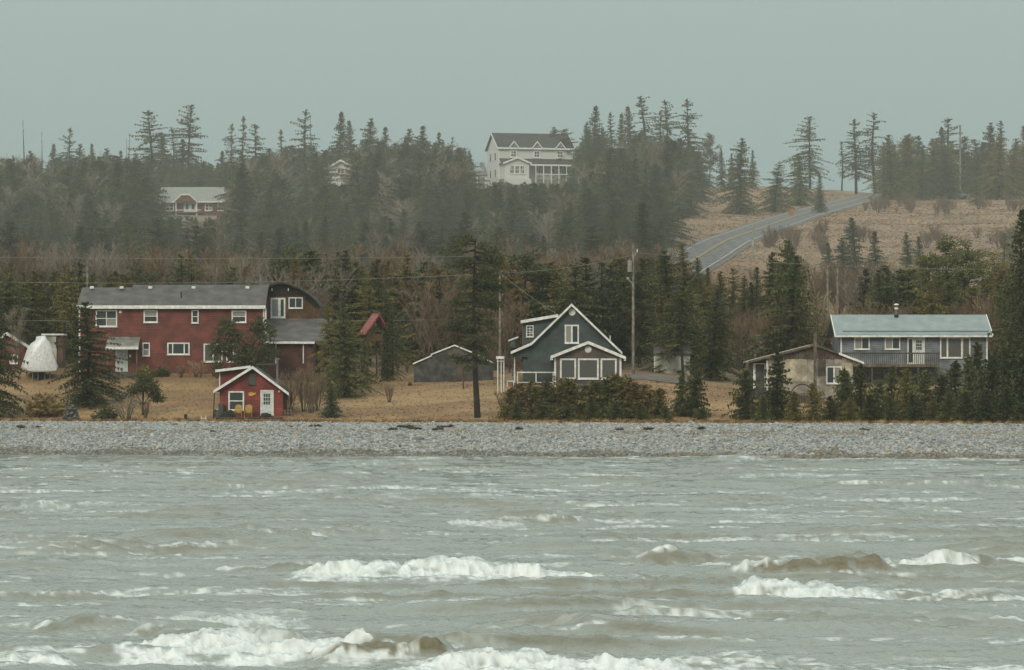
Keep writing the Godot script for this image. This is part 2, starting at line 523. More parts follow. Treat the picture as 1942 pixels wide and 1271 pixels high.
# a pine: bare trunk, limbs ending in tufts. limbs: [height share, azimuth, length, rise, tuft size]
func pine(seed_: int, h: float, limbs: Array, bend: float, thick: float, density := 46) -> Dictionary:
	var r := RandomNumberGenerator.new()
	r.seed = seed_
	var t := MB.new()
	var b := MB.new()
	var line := func(f: float) -> Vector3: return Vector3(bend * sin(f * 2.6), h * f, bend * 0.4 * sin(f * 4.0))
	for i in 10:
		t.tube(line.call(i / 10.0) - Vector3(0, 0.4 if i == 0 else 0.0, 0), line.call((i + 1) / 10.0), thick * (1.0 - 0.085 * i), thick * (1.0 - 0.085 * (i + 1)), 8, false)
	for q in limbs:
		var o: Vector3 = line.call(q[0])
		var e := o + Vector3(cos(q[1]) * q[2], q[3], sin(q[1]) * q[2])
		var mid := o.lerp(e, 0.55) + Vector3(0, -0.15, 0)
		t.tube(o, mid, thick * 0.32, thick * 0.2, 5, false)
		t.tube(mid, e, thick * 0.2, 0.012, 4, false)
		var s: float = q[4]
		tuft(b, r, e, Vector3(s, s * 0.5, s), int(density * s * 1.2))
		tuft(b, r, mid.lerp(e, 0.5) + Vector3(0, 0.1, 0), Vector3(s * 0.8, s * 0.35, s * 0.8), int(density * s * 0.7))
		if s > 0.5: tuft(b, r, mid, Vector3(s * 0.6, s * 0.25, s * 0.6), int(density * s * 0.35))
	return {"h": h, "r": 2.0, "trunk": t.mesh(), "crown": b.mesh(), "bark": "bark"}

func random_limbs(seed_: int, n: int, lo: float, hi: float, reach: float, size: float) -> Array:
	var r := RandomNumberGenerator.new()
	r.seed = seed_
	var out := []
	for i in n:
		var f := lerpf(lo, hi, (i + r.randf()) / n)
		var k := sin(PI * clampf((f - lo) / (1.0 - lo) * 0.8 + 0.15, 0, 1))
		out.append([f, r.randf() * TAU, reach * k * r.randf_range(0.45, 1.1), r.randf_range(-0.1, 0.7), size * r.randf_range(0.7, 1.2)])
	return out

# a rounded evergreen: lobes filled with tufts
func rounded(seed_: int, h: float, lobes: Array, trunk_r: float, count: int) -> Dictionary:
	var r := RandomNumberGenerator.new()
	r.seed = seed_
	var t := MB.new()
	var b := MB.new()
	t.tube(Vector3(0, -0.3, 0), Vector3(0, h * 0.6, 0), trunk_r, trunk_r * 0.5, 7)
	for q in lobes:   # [x, y, z, rx, ry]
		t.tube(Vector3(0, h * 0.25, 0), Vector3(q[0], q[1], q[2]), trunk_r * 0.5, 0.02, 5, false)
		var m := int(14.0 * q[3] * q[3] + 10)
		for i in m:
			var d := Vector3(r.randfn(), r.randfn(), r.randfn()).normalized() * pow(r.randf(), 0.35)
			var s := r.randf_range(0.25, 0.5)
			tuft(b, r, Vector3(q[0] + d.x * q[3], q[1] + d.y * q[4], q[2] + d.z * q[3]), Vector3(s, s * 0.6, s), count, 0.27, 0.055)
	return {"h": h, "r": 2.0, "trunk": t.mesh(), "crown": b.mesh(), "bark": "bark"}

# a leafless shrub or tree: stems that fork, then fine twigs
func bare(seed_: int, h: float, spread: float, stems: int, forks: int, twigs: int, tw := 0.012, upright := 0.6) -> Dictionary:
	var r := RandomNumberGenerator.new()
	r.seed = seed_
	var t := MB.new()
	var b := MB.new()
	for i in stems:
		var az := TAU * i / stems + r.randf_range(-0.5, 0.5)
		var out := Vector3(cos(az), 0, sin(az))
		var foot := out * spread * 0.22 * r.randf()
		if stems == 1: foot = Vector3.ZERO
		var top := foot + out * spread * r.randf_range(0.25, 0.75) * (0.35 if stems == 1 else 1.0) + Vector3(0, h * r.randf_range(0.72, 1.0), 0)
		var k0 := 0.008 * h + 0.01 if stems > 1 else 0.018 * h
		var mid := foot.lerp(top, 0.5) + Vector3(r.randfn(), 0, r.randfn()) * 0.05 * h
		t.tube(foot - Vector3(0, 0.2, 0), mid, k0, k0 * 0.6, 5, false)
		t.tube(mid, top, k0 * 0.6, 0.008, 4, false)
		for j in forks:
			var f := r.randf_range(0.22, 0.98)
			var o := foot.lerp(mid, f * 2.0) if f < 0.5 else mid.lerp(top, f * 2.0 - 1.0)
			var dir := (Vector3(r.randfn(), 0, r.randfn()).normalized() * (1.0 - upright) + Vector3.UP * upright + out * 0.2).normalized()
			var l := h * r.randf_range(0.14, 0.32) * (1.15 - 0.5 * f)
			var e := o + dir * l
			b.col = shade(r, 0.75, 1.25)
			b.tube(o, e, tw * 1.3, tw * 0.5, 3, false)
			for k in twigs:
				var s := r.randf_range(0.2, 1.0)
				var td := (dir + Vector3(r.randfn(), r.randfn() * 0.6 + 0.25, r.randfn()) * 0.55).normalized()
				var al := td.cross(Vector3(r.randfn(), r.randfn(), r.randfn())).normalized()
				spray(b, r, o.lerp(e, s), td, al, tw * r.randf_range(0.8, 1.4), r.randf_range(0.25, 0.6) * (0.12 * h + 0.3))
	return {"h": h, "r": spread, "trunk": t.mesh(), "crown": b.mesh(), "bark": "grey bark"}

var kinds := {}
func make_kinds() -> void:
	kinds.full = [spruce(101, 10.0, 3.0, 0.03, 30, 8, 0.05, 0.45, 0.9, 0.8), spruce(102, 10.0, 2.7, 0.04, 28, 8, 0.10, 0.4, 0.9, 0.7, 0.7), spruce(103, 10.0, 2.3, 0.05, 30, 8, 0.08, 0.35, 0.9, 0.85), spruce(104, 10.0, 3.6, 0.02, 27, 9, 0.10, 0.5, 0.9, 0.7, 0.6), spruce(105, 10.0, 3.0, 0.06, 24, 8, 0.14, 0.55, 0.9, 0.6, 0.9), spruce(106, 10.0, 2.5, 0.08, 26, 8, 0.12, 0.3, 0.9, 0.55, 1.0), spruce(107, 10.0, 3.3, 0.05, 25, 8, 0.12, 0.4, 0.9, 0.65, 1.1), spruce(108, 10.0, 2.1, 0.1, 28, 7, 0.1, 0.35, 0.9, 0.9, 0.8)]
	kinds.open = [spruce(111, 11.0, 2.6, 0.22, 18, 7, 0.26, 0.35, 0.85, 0.8, 0.8), spruce(112, 11.0, 2.3, 0.28, 17, 7, 0.28, 0.3, 0.85, 0.7, 1.0), spruce(113, 12.0, 3.0, 0.18, 19, 7, 0.26, 0.4, 0.85, 0.65, 0.8), spruce(114, 11.0, 2.4, 0.2, 17, 7, 0.3, 0.45, 0.85, 0.5, 1.2), spruce(115, 11.0, 2.8, 0.25, 16, 7, 0.32, 0.3, 0.85, 0.6, 1.2)]
	kinds.spindly = [spruce(121, 12.0, 1.7, 0.35, 18, 6, 0.35, 0.3, 0.8, 0.6, 1.1), spruce(122, 12.0, 1.6, 0.3, 21, 6, 0.18, 0.3, 0.85, 0.8, 0.8), spruce(123, 12.0, 1.8, 0.4, 16, 6, 0.4, 0.3, 0.85, 0.4, 1.3)]
	kinds.high = [spruce(125, 10.0, 2.6, 0.48, 14, 8, 0.12, 0.4, 0.9, 0.55, 0.9), spruce(126, 10.0, 3.0, 0.42, 15, 8, 0.1, 0.5, 0.9, 0.6, 0.9)]
	kinds.young = [spruce(131, 3.6, 1.5, 0.0, 18, 9, 0.05, 0.3, 0.95, 0.7, 0.6), spruce(132, 3.6, 1.7, 0.0, 17, 9, 0.08, 0.25, 0.95, 0.55, 0.9), spruce(133, 4.6, 1.85, 0.0, 21, 9, 0.08, 0.35, 0.95, 0.85, 0.6), spruce(134, 3.6, 1.6, 0.0, 17, 9, 0.1, 0.2, 0.95, 0.45, 1.2), spruce(135, 4.6, 2.0, 0.0, 20, 9, 0.1, 0.4, 0.95, 0.75, 1.0)]
	kinds.pine = [pine(141, 9.0, random_limbs(1, 26, 0.4, 0.99, 2.3, 0.8), 0.3, 0.16), pine(142, 9.0, random_limbs(2, 20, 0.5, 0.99, 2.6, 0.85), -0.4, 0.15), pine(143, 9.0, random_limbs(5, 30, 0.3, 0.98, 1.9, 0.75), 0.2, 0.15)]
	kinds.bare = [bare(151, 6.0, 2.4, 12, 18, 14, 0.016), bare(152, 6.0, 2.0, 10, 20, 14, 0.016), bare(153, 6.0, 2.8, 15, 15, 13, 0.016)]
	kinds.bare_tree = [bare(161, 8.0, 2.6, 1, 80, 16, 0.016, 0.5), bare(162, 8.0, 1.9, 3, 40, 15, 0.015, 0.65)]
	kinds.shrub = [bare(171, 2.0, 1.3, 14, 9, 9, 0.008, 0.5), bare(172, 2.0, 1.0, 16, 9, 9, 0.008, 0.7)]
	var snag := spruce(181, 12.0, 0.5, 0.3, 12, 3, 0.95, 0.2)
	kinds.snag = [snag]

func plant(called: String, kind: String, variant: int, u: float, d: float, top_v: float, m: String, label: String, group := "", widen := 1.0, category := "tree") -> Node3D:
	# sets a tree on the ground at bearing u, distance d, tall enough to reach row top_v
	var x := gx(u, d)
	var y := height(x, d)
	return plant_h(called, kind, variant, x, d, gy(top_v, d) - y, m, label, group, widen, category)

func plant_h(called: String, kind: String, variant: int, x: float, d: float, h: float, m: String, label: String, group := "", widen := 1.0, category := "tree") -> Node3D:
	var k: Dictionary = kinds[kind][variant % kinds[kind].size()]
	var o := thing(called, label, category, Vector3(x, height(x, d) - 0.05, -d), rng.randf() * TAU, group)
	var s: float = h / k.h
	o.scale = Vector3(s * widen, s, s * widen)
	part(o, "trunk" if category == "tree" else "stem", k.trunk, mats[k.bark])
	part(o, "crown" if category == "tree" else "foliage", k.crown, mats[m])
	return o

# ---------------------------------------------------------------- the sea
# breakers: [u from, u to, row of the foot, height m, foam share, slant of the crest in m per m]
const BREAKERS := [
	[575.0, 1110.0, 1108.0, 0.74, 1.0, -0.10],
	[430.0, 660.0, 1084.0, 0.40, 0.0, -0.15],
	[960.0, 1300.0, 1104.0, 0.32, 0.4, 0.0],
	[1215.0, 1390.0, 1062.0, 0.42, 0.1, 0.08],
	[1340.0, 1540.0, 1078.0, 0.42, 0.8, 0.05],
	[1430.0, 1710.0, 1093.0, 0.70, 0.1, 0.0],
	[1600.0, 1830.0, 1084.0, 0.32, 0.85, 0.0],
	[1700.0, 2050.0, 1082.0, 0.36, 0.15, 0.1],
	[1405.0, 1680.0, 1140.0, 0.62, 1.0, -0.1],
	[1600.0, 2050.0, 1135.0, 0.32, 0.3, 0.0],
	[1185.0, 1420.0, 1180.0, 0.42, 0.75, 0.1],
	[250.0, 680.0, 1262.0, 0.62, 0.95, 0.12],
	[600.0, 900.0, 1270.0, 0.66, 0.06, 0.0],
	[800.0, 1300.0, 1296.0, 0.56, 1.0, -0.14],
	[780.0, 990.0, 1250.0, 0.26, 0.1, 0.0],
	[240.0, 480.0, 1222.0, 0.32, 0.1, 0.0],
	[30.0, 260.0, 1205.0, 0.32, 0.2, 0.0],
	[-60.0, 260.0, 1145.0, 0.30, 0.12, 0.05],
	[-80.0, 120.0, 1285.0, 0.4, 0.9, 0.0],
	[860.0, 990.0, 1000.0, 0.36, 0.55, 0.1],
	[930.0, 1120.0, 996.0, 0.40, 0.05, -0.05],
	[780.0, 900.0, 932.0, 0.34, 0.8, 0.0],
	[440.0, 640.0, 1024.0, 0.30, 0.0, 0.1],
	[-40.0, 190.0, 1038.0, 0.32, 0.1, 0.0],
	[280.0, 470.0, 1045.0, 0.26, 0.0, 0.0],
	[1380.0, 1760.0, 1030.0, 0.20, 0.55, 0.0],
	[-20.0, 150.0, 968.0, 0.24, 0.5, 0.0],
	[560.0, 800.0, 952.0, 0.18, 0.35, 0.0],
	[1500.0, 1780.0, 1205.0, 0.24, 0.0, 0.1],
	[1680.0, 2000.0, 1200.0, 0.22, 0.0, -0.1],
	[860.0, 1190.0, 1210.0, 0.2, 0.0, 0.05],
	[1240.0, 1560.0, 1268.0, 0.25, 0.2, 0.05],
	[300.0, 560.0, 1182.0, 0.18, 0.6, 0.0],
]

func make_sea() -> void:
	var ds := PackedFloat64Array()
	var d := 44.0
	while d < 296.0:
		ds.append(d)
		d += 0.115 * pow(d / 65.0, 1.15)
	var nd := ds.size()
	var nu := 640
	var u0 := -150.0
	var u1 := 2092.0
	var swell := FastNoiseLite.new()
	swell.seed = 31; swell.frequency = 1.0; swell.fractal_octaves = 2
	var chop := FastNoiseLite.new()
	chop.seed = 32; chop.frequency = 1.0; chop.fractal_octaves = 3
	var lace := FastNoiseLite.new()
	lace.seed = 33; lace.frequency = 1.0; lace.fractal_octaves = 4
	var crests := []
	for q in BREAKERS:
		var db: float = EYE * F / (q[2] - CV)
		var hh: float = q[3] * (0.50 if q[4] > 0.5 else 0.70)
		crests.append([gx(q[0], db), gx(q[1], db), db + 1.0, hh, q[4], q[5], 1.5 * hh + 0.35, 4.4 * hh + 1.3])
	var v := PackedVector3Array(); var n := PackedVector3Array(); var c := PackedColorArray(); var uv := PackedVector2Array(); var idx := PackedInt32Array()
	v.resize(nd * nu); n.resize(nd * nu); c.resize(nd * nu); uv.resize(nd * nu)
	var clear := Color(0.190, 0.216, 0.190)
	var silt := Color(0.095, 0.078, 0.028)
	var white := Color(0.62, 0.66, 0.645)
	for j in nd:
		var dj := ds[j]
		var live := []
		for q in crests:
			if dj > q[2] - q[6] - 3.5 and dj < q[2] + q[7] + 5.0: live.append(q)
		var calm := smoothstep(290.0, 262.0, dj) * 0.85 + 0.15
		for i in nu:
			var x := gx(u0 + (u1 - u0) * i / (nu - 1), dj)
			var w1 := swell.get_noise_2d(x * 0.035, dj * 0.11)
			var w2 := swell.get_noise_2d(x * 0.10 + 40.0, dj * 0.26)
			var w3 := chop.get_noise_2d(x * 0.35, dj * 0.62 + x * 0.05)
			var y := (0.20 * w1 + 0.16 * w2 + 0.085 * w3) * calm
			y += 0.03 * calm * sin(dj * 0.9 + 5.0 * w1 + 3.0 * w2)
			var w4 := chop.get_noise_2d(x * 1.1 + 70.0, dj * 1.7)
			y += 0.055 * w4 * calm + 0.012 * chop.get_noise_2d(x * 2.6, dj * 3.6 + 11.0) * calm
			# long-crested swell running at the eye: gentle backs, steep thin fronts
			var ph := dj / 8.5 + 1.5 * w1 + 0.32 * w2 + 0.05 * w3
			ph -= floorf(ph)
			var saw := ph / 0.2 if ph < 0.2 else 1.0 - (ph - 0.2) / 0.8
			var amp := 0.165 * calm * clampf(0.55 + 1.5 * swell.get_noise_2d(x * 0.06 + 300.0, dj * 0.05), 0.0, 1.2)
			y += amp * saw * saw * (1.4 - 0.4 * saw)
			var foam := 0.0
			var grit := lace.get_noise_2d(x * 3.4 + 20.0, dj * 2.2)
			var mud := 0.10 + 0.5 * smoothstep(0.05, 0.12, ph) * smoothstep(0.26, 0.2, ph) * clampf(amp * 6.0, 0.0, 1.0)
			# streaks of old foam lying on the water in broken lines
			var st := lace.get_noise_2d(x * 0.036 + 9.0, dj * 0.38)
			var fine := lace.get_noise_2d(x * 0.9, dj * 1.5)
			foam = clampf((st - 0.05) * 3.0, 0.0, 0.72) * clampf(0.5 + fine * 2.0 + grit, 0.0, 1.0) * (1.0 - 0.85 * smoothstep(0.3, 0.22, ph))
			var near_edge := water_edge(u_of(x, dj)) - dj
			if near_edge < 9.0:   # swash along the stones
				foam = maxf(foam, clampf(1.0 - absf(near_edge - 0.6 - 2.0 * w2) / 1.5, 0, 1) * clampf(0.45 + 2.5 * fine + 2.0 * w3, 0, 1))
				foam = maxf(foam, clampf(1.0 - absf(near_edge - 6.5 - 4.0 * w1) / 0.8, 0, 1) * clampf(0.1 + 3.0 * w2 + fine, 0, 0.8))
			for q in live:
				var a: float = (x - q[0]) / (q[1] - q[0])
				if a < -0.25 or a > 1.25: continue
				var env := smoothstep(-0.14, 0.2, a + 0.12 * w3) * smoothstep(1.14, 0.8, a + 0.12 * w2)
				if q[4] < 0.5: env = smoothstep(-0.15, 0.38, a + 0.2 * w3 + 0.12 * fine) * smoothstep(1.15, 0.62, a + 0.2 * w2 + 0.12 * fine)
				if env <= 0.0: continue
				var g: float = dj - (q[2] + q[5] * (x - 0.5 * (q[0] + q[1])) * 0.6 + 1.3 * w2 + 0.7 * w3)
				var p := 0.0
				if g < 0.0: p = smoothstep(-q[6], 0.0, g)
				else: p = 1.0 - smoothstep(0.0, q[7], g)
				var rise: float = q[3] * env * (0.85 + 0.45 * w3 + 0.3 * w4)
				y += rise * p
				if q[4] < 0.5: mud = maxf(mud, smoothstep(0.10, 0.34, p + 0.55 * fine + 0.3 * w4) * smoothstep(0.12, 0.4, env + 0.3 * fine) * smoothstep(0.5, 0.1, g) * clampf(q[3] * 2.4, 0.0, 0.95))
				# the tumbling front, its spill, and the lace it leaves behind
				var ff: float = q[4]
				var ragged := fine * 1.1 + w3 * 0.5 + grit * 0.35
				var front := smoothstep(-q[6] - 0.7, -q[6] + 0.2, g + ragged * 0.9) * smoothstep(q[7] * 0.7, 0.0, g + ragged * 2.2)
				var wake := clampf(1.0 - absf(g - q[7] * 0.7) / (q[7] * 0.8 + 1.0), 0, 1) * clampf(fine * 2.4 + 0.25, 0, 0.75)
				var ok := smoothstep(0.0, 0.28, env)
				var f2 := 0.0
				if ff > 0.5: f2 = front * ff * clampf(0.95 + ragged * 0.9, 0, 1)
				else: f2 = front * ff * clampf(ragged * 3.0, 0, 1) + clampf(1.0 - absf(g - 0.15) / 0.22, 0, 1) * clampf(ragged * 2.5 + 0.1, 0, 0.8)
				f2 = maxf(f2, wake * (0.35 + 0.5 * ff))
				foam = maxf(foam, clampf(f2 * ok * 1.25, 0, 1))
				if ff > 0.5: y += ok * front * (0.10 * fine + 0.08 * grit + 0.04 * lace.get_noise_2d(x * 7.0, dj * 4.0 + 30.0))
			v[j * nu + i] = Vector3(x, y, -dj)
			uv[j * nu + i] = Vector2(x * 0.28, dj * 0.28)
			c[j * nu + i] = clear.lerp(silt, mud).lerp(white, foam * foam * (3.0 - 2.0 * foam) * clampf(0.86 + 0.5 * grit, 0.5, 1.0))
	for j in nd:
		for i in nu:
			var a := v[j * nu + max(i - 1, 0)]; var b := v[j * nu + min(i + 1, nu - 1)]
			var e := v[max(j - 1, 0) * nu + i]; var f := v[min(j + 1, nd - 1) * nu + i]
			n[j * nu + i] = (b - a).cross(f - e).normalized()
	idx.resize((nd - 1) * (nu - 1) * 6)
	var k := 0
	for j in nd - 1:
		for i in nu - 1:
			var a := j * nu + i
			idx[k] = a; idx[k + 1] = a + nu; idx[k + 2] = a + 1
			idx[k + 3] = a + 1; idx[k + 4] = a + nu; idx[k + 5] = a + nu + 1
			k += 6
	var arr := []
	arr.resize(Mesh.ARRAY_MAX)
	arr[Mesh.ARRAY_VERTEX] = v; arr[Mesh.ARRAY_NORMAL] = n; arr[Mesh.ARRAY_COLOR] = c; arr[Mesh.ARRAY_TEX_UV] = uv; arr[Mesh.ARRAY_INDEX] = idx
	var mesh := ArrayMesh.new()
	mesh.add_surface_from_arrays(Mesh.PRIMITIVE_TRIANGLES, arr)
	var m := StandardMaterial3D.new()
	m.vertex_color_use_as_albedo = true
	m.roughness = 0.11
	m.normal_enabled = true
	m.normal_texture = tex.ripple
	m.normal_scale = 0.9
	setting("water", mesh, m, "choppy silty sea with white breakers", "sea")

# ---------------------------------------------------------------- the cobble beach
func make_beach() -> void:
	var ds := PackedFloat64Array()
	for i in 41: ds.append(-22.0 + 23.0 * i / 40.0)
	var v := PackedVector3Array(); var n := PackedVector3Array(); var idx := PackedInt32Array()
	var nu := 160
	for j in ds.size():
		for i in nu:
			var u := -250.0 + 2450.0 * i / (nu - 1)
			var d := berm(u) + ds[j]
			var x := gx(u, d)
			v.append(Vector3(x, height(x, d) - 0.06, -d)); n.append(Vector3.UP)
	for j in ds.size() - 1:
		for i in nu - 1:
			var a := j * nu + i
			idx.append_array(PackedInt32Array([a, a + nu, a + 1, a + 1, a + nu, a + nu + 1]))
	var arr := []
	arr.resize(Mesh.ARRAY_MAX)
	arr[Mesh.ARRAY_VERTEX] = v; arr[Mesh.ARRAY_NORMAL] = n; arr[Mesh.ARRAY_INDEX] = idx
	var mesh := ArrayMesh.new()
	mesh.add_surface_from_arrays(Mesh.PRIMITIVE_TRIANGLES, arr)
	setting("beach", mesh, paint("shingle bed", lin(0.17, 0.17, 0.155), 0.95, "rough", 0.8), "grey shingle bank along the water", "beach")
	var holder := thing("cobbles", "rounded pale grey cobbles heaped along the shore", "cobbles", Vector3.ZERO)
	holder.set_meta("kind", "stuff")
	var cm := StandardMaterial3D.new()
	cm.vertex_color_use_as_albedo = true
	cm.roughness = 0.85
	var lists := [[], [], []]
	var cols := [[], [], []]
	var r := RandomNumberGenerator.new()
	r.seed = 77
	var band := FastNoiseLite.new()
	band.seed = 5; band.frequency = 1.0; band.fractal_octaves = 3
	for i in 330000:
		var u := r.randf_range(-200.0, 2140.0)
		var q := r.randf_range(-18.0, 0.9)
		var d := berm(u) + q
		var x := gx(u, d)
		var s := 0.043 * exp(r.randfn() * 0.38) * (1.25 if q < -9.0 else 1.0)
		if r.randf() < 0.02: s *= 1.8
		var k := i % 3
		var bs := Basis.from_euler(Vector3(r.randf_range(-0.5, 0.5), r.randf() * TAU, r.randf_range(-0.5, 0.5))) * Basis.from_scale(Vector3(s * 1.25, s * 0.8, s))
		lists[k].append(Transform3D(bs, Vector3(x, height(x, d) + s * 0.12, -d)))
		var g := lerpf(0.10, 0.37, r.randf())
		var col := Color(g * 0.91, g * 1.0, g * 0.99)
		if r.randf() < 0.2: col = Color(g * 1.08, g * 0.98, g * 0.82)
		elif r.randf() < 0.12: col = Color(g * 0.6, g * 0.62, g * 0.62)
		# weed and wet stones: a ragged line at the water, a broken wrack line higher up
		var nz := band.get_noise_2d(x * 0.22, q * 0.5)
		if q < -14.3 + nz * 1.6:
			col = Color(0.10, 0.10, 0.085) if r.randf() < 0.62 else (Color(0.21, 0.165, 0.11) if (u > 1250.0 and r.randf() < 0.6) or r.randf() < 0.15 else Color(0.2, 0.2, 0.18))
		elif absf(q + 6.6) < 1.1 and nz > 0.02 and r.randf() < 0.5:
			col = Color(0.17, 0.135, 0.085)
		cols[k].append(col)
	for k in 3:
		var f := FastNoiseLite.new()
		f.seed = 60 + k; f.frequency = 0.9
		var sp := SphereMesh.new()
		sp.radial_segments = 7; sp.rings = 4; sp.radius = 1.0; sp.height = 2.0
		var sa := sp.get_mesh_arrays()
		var vv: PackedVector3Array = sa[Mesh.ARRAY_VERTEX]
		for i in vv.size(): vv[i] *= 1.0 + 0.3 * f.get_noise_3dv(vv[i])
		sa[Mesh.ARRAY_VERTEX] = vv
		var am := ArrayMesh.new()
		am.add_surface_from_arrays(Mesh.PRIMITIVE_TRIANGLES, sa)
		holder.add_child(scatter("cobble_layer", am, cm, lists[k], cols[k]), true)
	# dark dried weed in clumps on the bank
	var wl := []; var wc := []
	var tb := MB.new()
	tuft(tb, r, Vector3.ZERO, Vector3(0.5, 0.10, 0.35), 60, 0.28, 0.06)
	for spot in [[742, -5.5, 3], [772, -4.4, 3], [795, -5, 3], [832, -5.8, 2], [850, -4.8, 3], [988, -5.2, 1], [1180, -5.5, 2], [1232, -5.6, 2], [548, -4.6, 1], [600, -4.2, 2], [30, -5.6, 3], [70, -5.3, 2], [405, -7.5, 1], [1330, -5.5, 2], [1644, -5.3, 2]]:
		for i in spot[2]:
			var u: float = spot[0] + r.randfn() * 9.0
			var d: float = berm(u) + spot[1] + r.randfn() * 0.35
			var x := gx(u, d)
			wl.append(Transform3D(Basis(Vector3.UP, r.randf() * TAU).scaled(Vector3.ONE * r.randf_range(0.35, 0.8)), Vector3(x, height(x, d) + 0.08, -d)))
			wc.append(Color(0.075, 0.062, 0.04))
	var wo := scatter("seaweed", tb.mesh(), cm, wl, wc)
	wo.name = numbered("seaweed")
	add_child(wo)
	tag(wo, "dark clumps of dried seaweed on the cobbles", "seaweed", "", "stuff")

func scatter(called: String, mesh: Mesh, m: Material, places: Array, cols: Array) -> MultiMeshInstance3D:
	var mm := MultiMesh.new()
	mm.transform_format = MultiMesh.TRANSFORM_3D
	mm.use_colors = true
	mm.mesh = mesh
	mm.instance_count = places.size()
	for i in places.size():
		mm.set_instance_transform(i, places[i])
		mm.set_instance_color(i, cols[i])
	var o := MultiMeshInstance3D.new()
	o.name = called
	o.multimesh = mm
	o.material_override = m
	return o

# ---------------------------------------------------------------- building parts
# a window measured in survey units: frame > panes, bars, sill. z is the wall face it sits on.
func window(parent: Node, u0: float, v0: float, u1: float, v1: float, z: float, cols := 1, rows := 1, fw := 2.4, glass := "glass", splits: Array = [], bar := 1.3, trim := "white trim") -> MeshInstance3D:
	var x0 := lx(u0); var x1 := lx(u1); var y0 := ly(v1); var y1 := ly(v0)
	var w := fw * cs
	var b := MB.new()
	b.box(Vector3(x0, y0, z - 0.02), Vector3(x0 + w, y1, z + 0.07))
	b.box(Vector3(x1 - w, y0, z - 0.02), Vector3(x1, y1, z + 0.07))
	b.box(Vector3(x0 + w, y1 - w, z - 0.02), Vector3(x1 - w, y1, z + 0.068))
	b.box(Vector3(x0 + w, y0, z - 0.02), Vector3(x1 - w, y0 + w, z + 0.068))
	var o := part(parent, "window", b.mesh(), mats[trim])
	var xs := [x0 + w]
	if splits.is_empty():
		for i in range(1, cols): xs.append(lerpf(x0 + w, x1 - w, float(i) / cols))
	else:
		for s in splits: xs.append(lerpf(x0 + w, x1 - w, s))
	xs.append(x1 - w)
	var h := bar * cs * 0.5
	for i in range(1, xs.size() - 1):
		boxp(o, "mullion", mats[trim], Vector3(xs[i] - h, y0 + w, z - 0.01), Vector3(xs[i] + h, y1 - w, z + 0.055))
	for j in range(1, rows):
		var y := lerpf(y0 + w, y1 - w, float(j) / rows)
		for i in xs.size() - 1:
			boxp(o, "glazing_bar", mats[trim], Vector3(xs[i] + (h if i > 0 else 0.0), y - h, z - 0.01), Vector3(xs[i + 1] - (h if i < xs.size() - 2 else 0.0), y + h, z + 0.05))
	for i in xs.size() - 1:
		for j in rows:
			var ya := lerpf(y0 + w, y1 - w, float(j) / rows); var yb := lerpf(y0 + w, y1 - w, float(j + 1) / rows)
			boxp(o, "pane", mats["curtained glass" if glass == "glass" and (int(u0) * 7 + i * 3 + j * 5) % 9 < 2 else glass], Vector3(xs[i] + 0.002, ya + 0.002, z - 0.015), Vector3(xs[i + 1] - 0.002, yb - 0.002, z + 0.012))
	boxp(o, "sill", mats[trim], Vector3(x0 - 0.04, y0 - 0.05, z - 0.02), Vector3(x1 + 0.04, y0 - 0.002, z + 0.12))
	return o

func door(parent: Node, u0: float, v0: float, u1: float, v1: float, z: float, m := "white door", glass_rows := 0, glass_cols := 0, gu0 := 0.0, gv0 := 0.0, gu1 := 0.0, gv1 := 0.0) -> MeshInstance3D:
	var x0 := lx(u0); var x1 := lx(u1); var y0 := ly(v1); var y1 := ly(v0)
	var w := 0.09
	var o := boxp(parent, "door", mats[m], Vector3(x0 + w, y0, z - 0.02), Vector3(x1 - w, y1 - w, z + 0.035))
	var b := MB.new()
	b.box(Vector3(x0, y0, z - 0.02), Vector3(x0 + w - 0.003, y1, z + 0.07))
	b.box(Vector3(x1 - w + 0.003, y0, z - 0.02), Vector3(x1, y1, z + 0.07))
	b.box(Vector3(x0 + w, y1 - w + 0.003, z - 0.02), Vector3(x1 - w, y1, z + 0.068))
	part(o, "door_frame", b.mesh(), mats["white trim"])
	for i in glass_cols:
		for j in glass_rows:
			var a0 := lerpf(lx(gu0), lx(gu1), (i + 0.1) / glass_cols); var a1 := lerpf(lx(gu0), lx(gu1), (i + 0.9) / glass_cols)
			var b0 := lerpf(ly(gv1), ly(gv0), (j + 0.08) / glass_rows); var b1 := lerpf(ly(gv1), ly(gv0), (j + 0.92) / glass_rows)
			boxp(o, "pane", mats["glass"], Vector3(a0, b0, z + 0.03), Vector3(a1, b1, z + 0.042))
	tubep(o, "handle", mats["steel pipe"], Vector3(x0 + w + 0.08, lerpf(y0, y1, 0.47), z + 0.03), Vector3(x0 + w + 0.08, lerpf(y0, y1, 0.47), z + 0.09), 0.03, 0.03, 8)
	return o

func disc(parent: Node, called: String, m: Material, x: float, y: float, r: float, z0: float, z1: float) -> MeshInstance3D:
	return tubep(parent, called, m, Vector3(x, y, z0), Vector3(x, y, z1), r, r, 20)

# one slope of a roof whose ridge runs along x: from (z, y) at the eave to (z, y) at the ridge
func slope_x(parent: Node, called: String, m: Material, e: Vector2, r: Vector2, thick: float, x0: float, x1: float) -> MeshInstance3D:
	return slabp(parent, called, m, [e, r, r + Vector2(0, thick), e + Vector2(0, thick)], x0, x1, true)

# one slope of a roof whose ridge runs along z: a, b in (x, y)
func slope_z(parent: Node, called: String, m: Material, a: Vector2, b: Vector2, thick: float, z0: float, z1: float) -> MeshInstance3D:
	return slabp(parent, called, m, [a, b, b + Vector2(0, thick), a + Vector2(0, thick)], z0, z1)

func p2(u: float, v: float) -> Vector2: return Vector2(lx(u), ly(v))

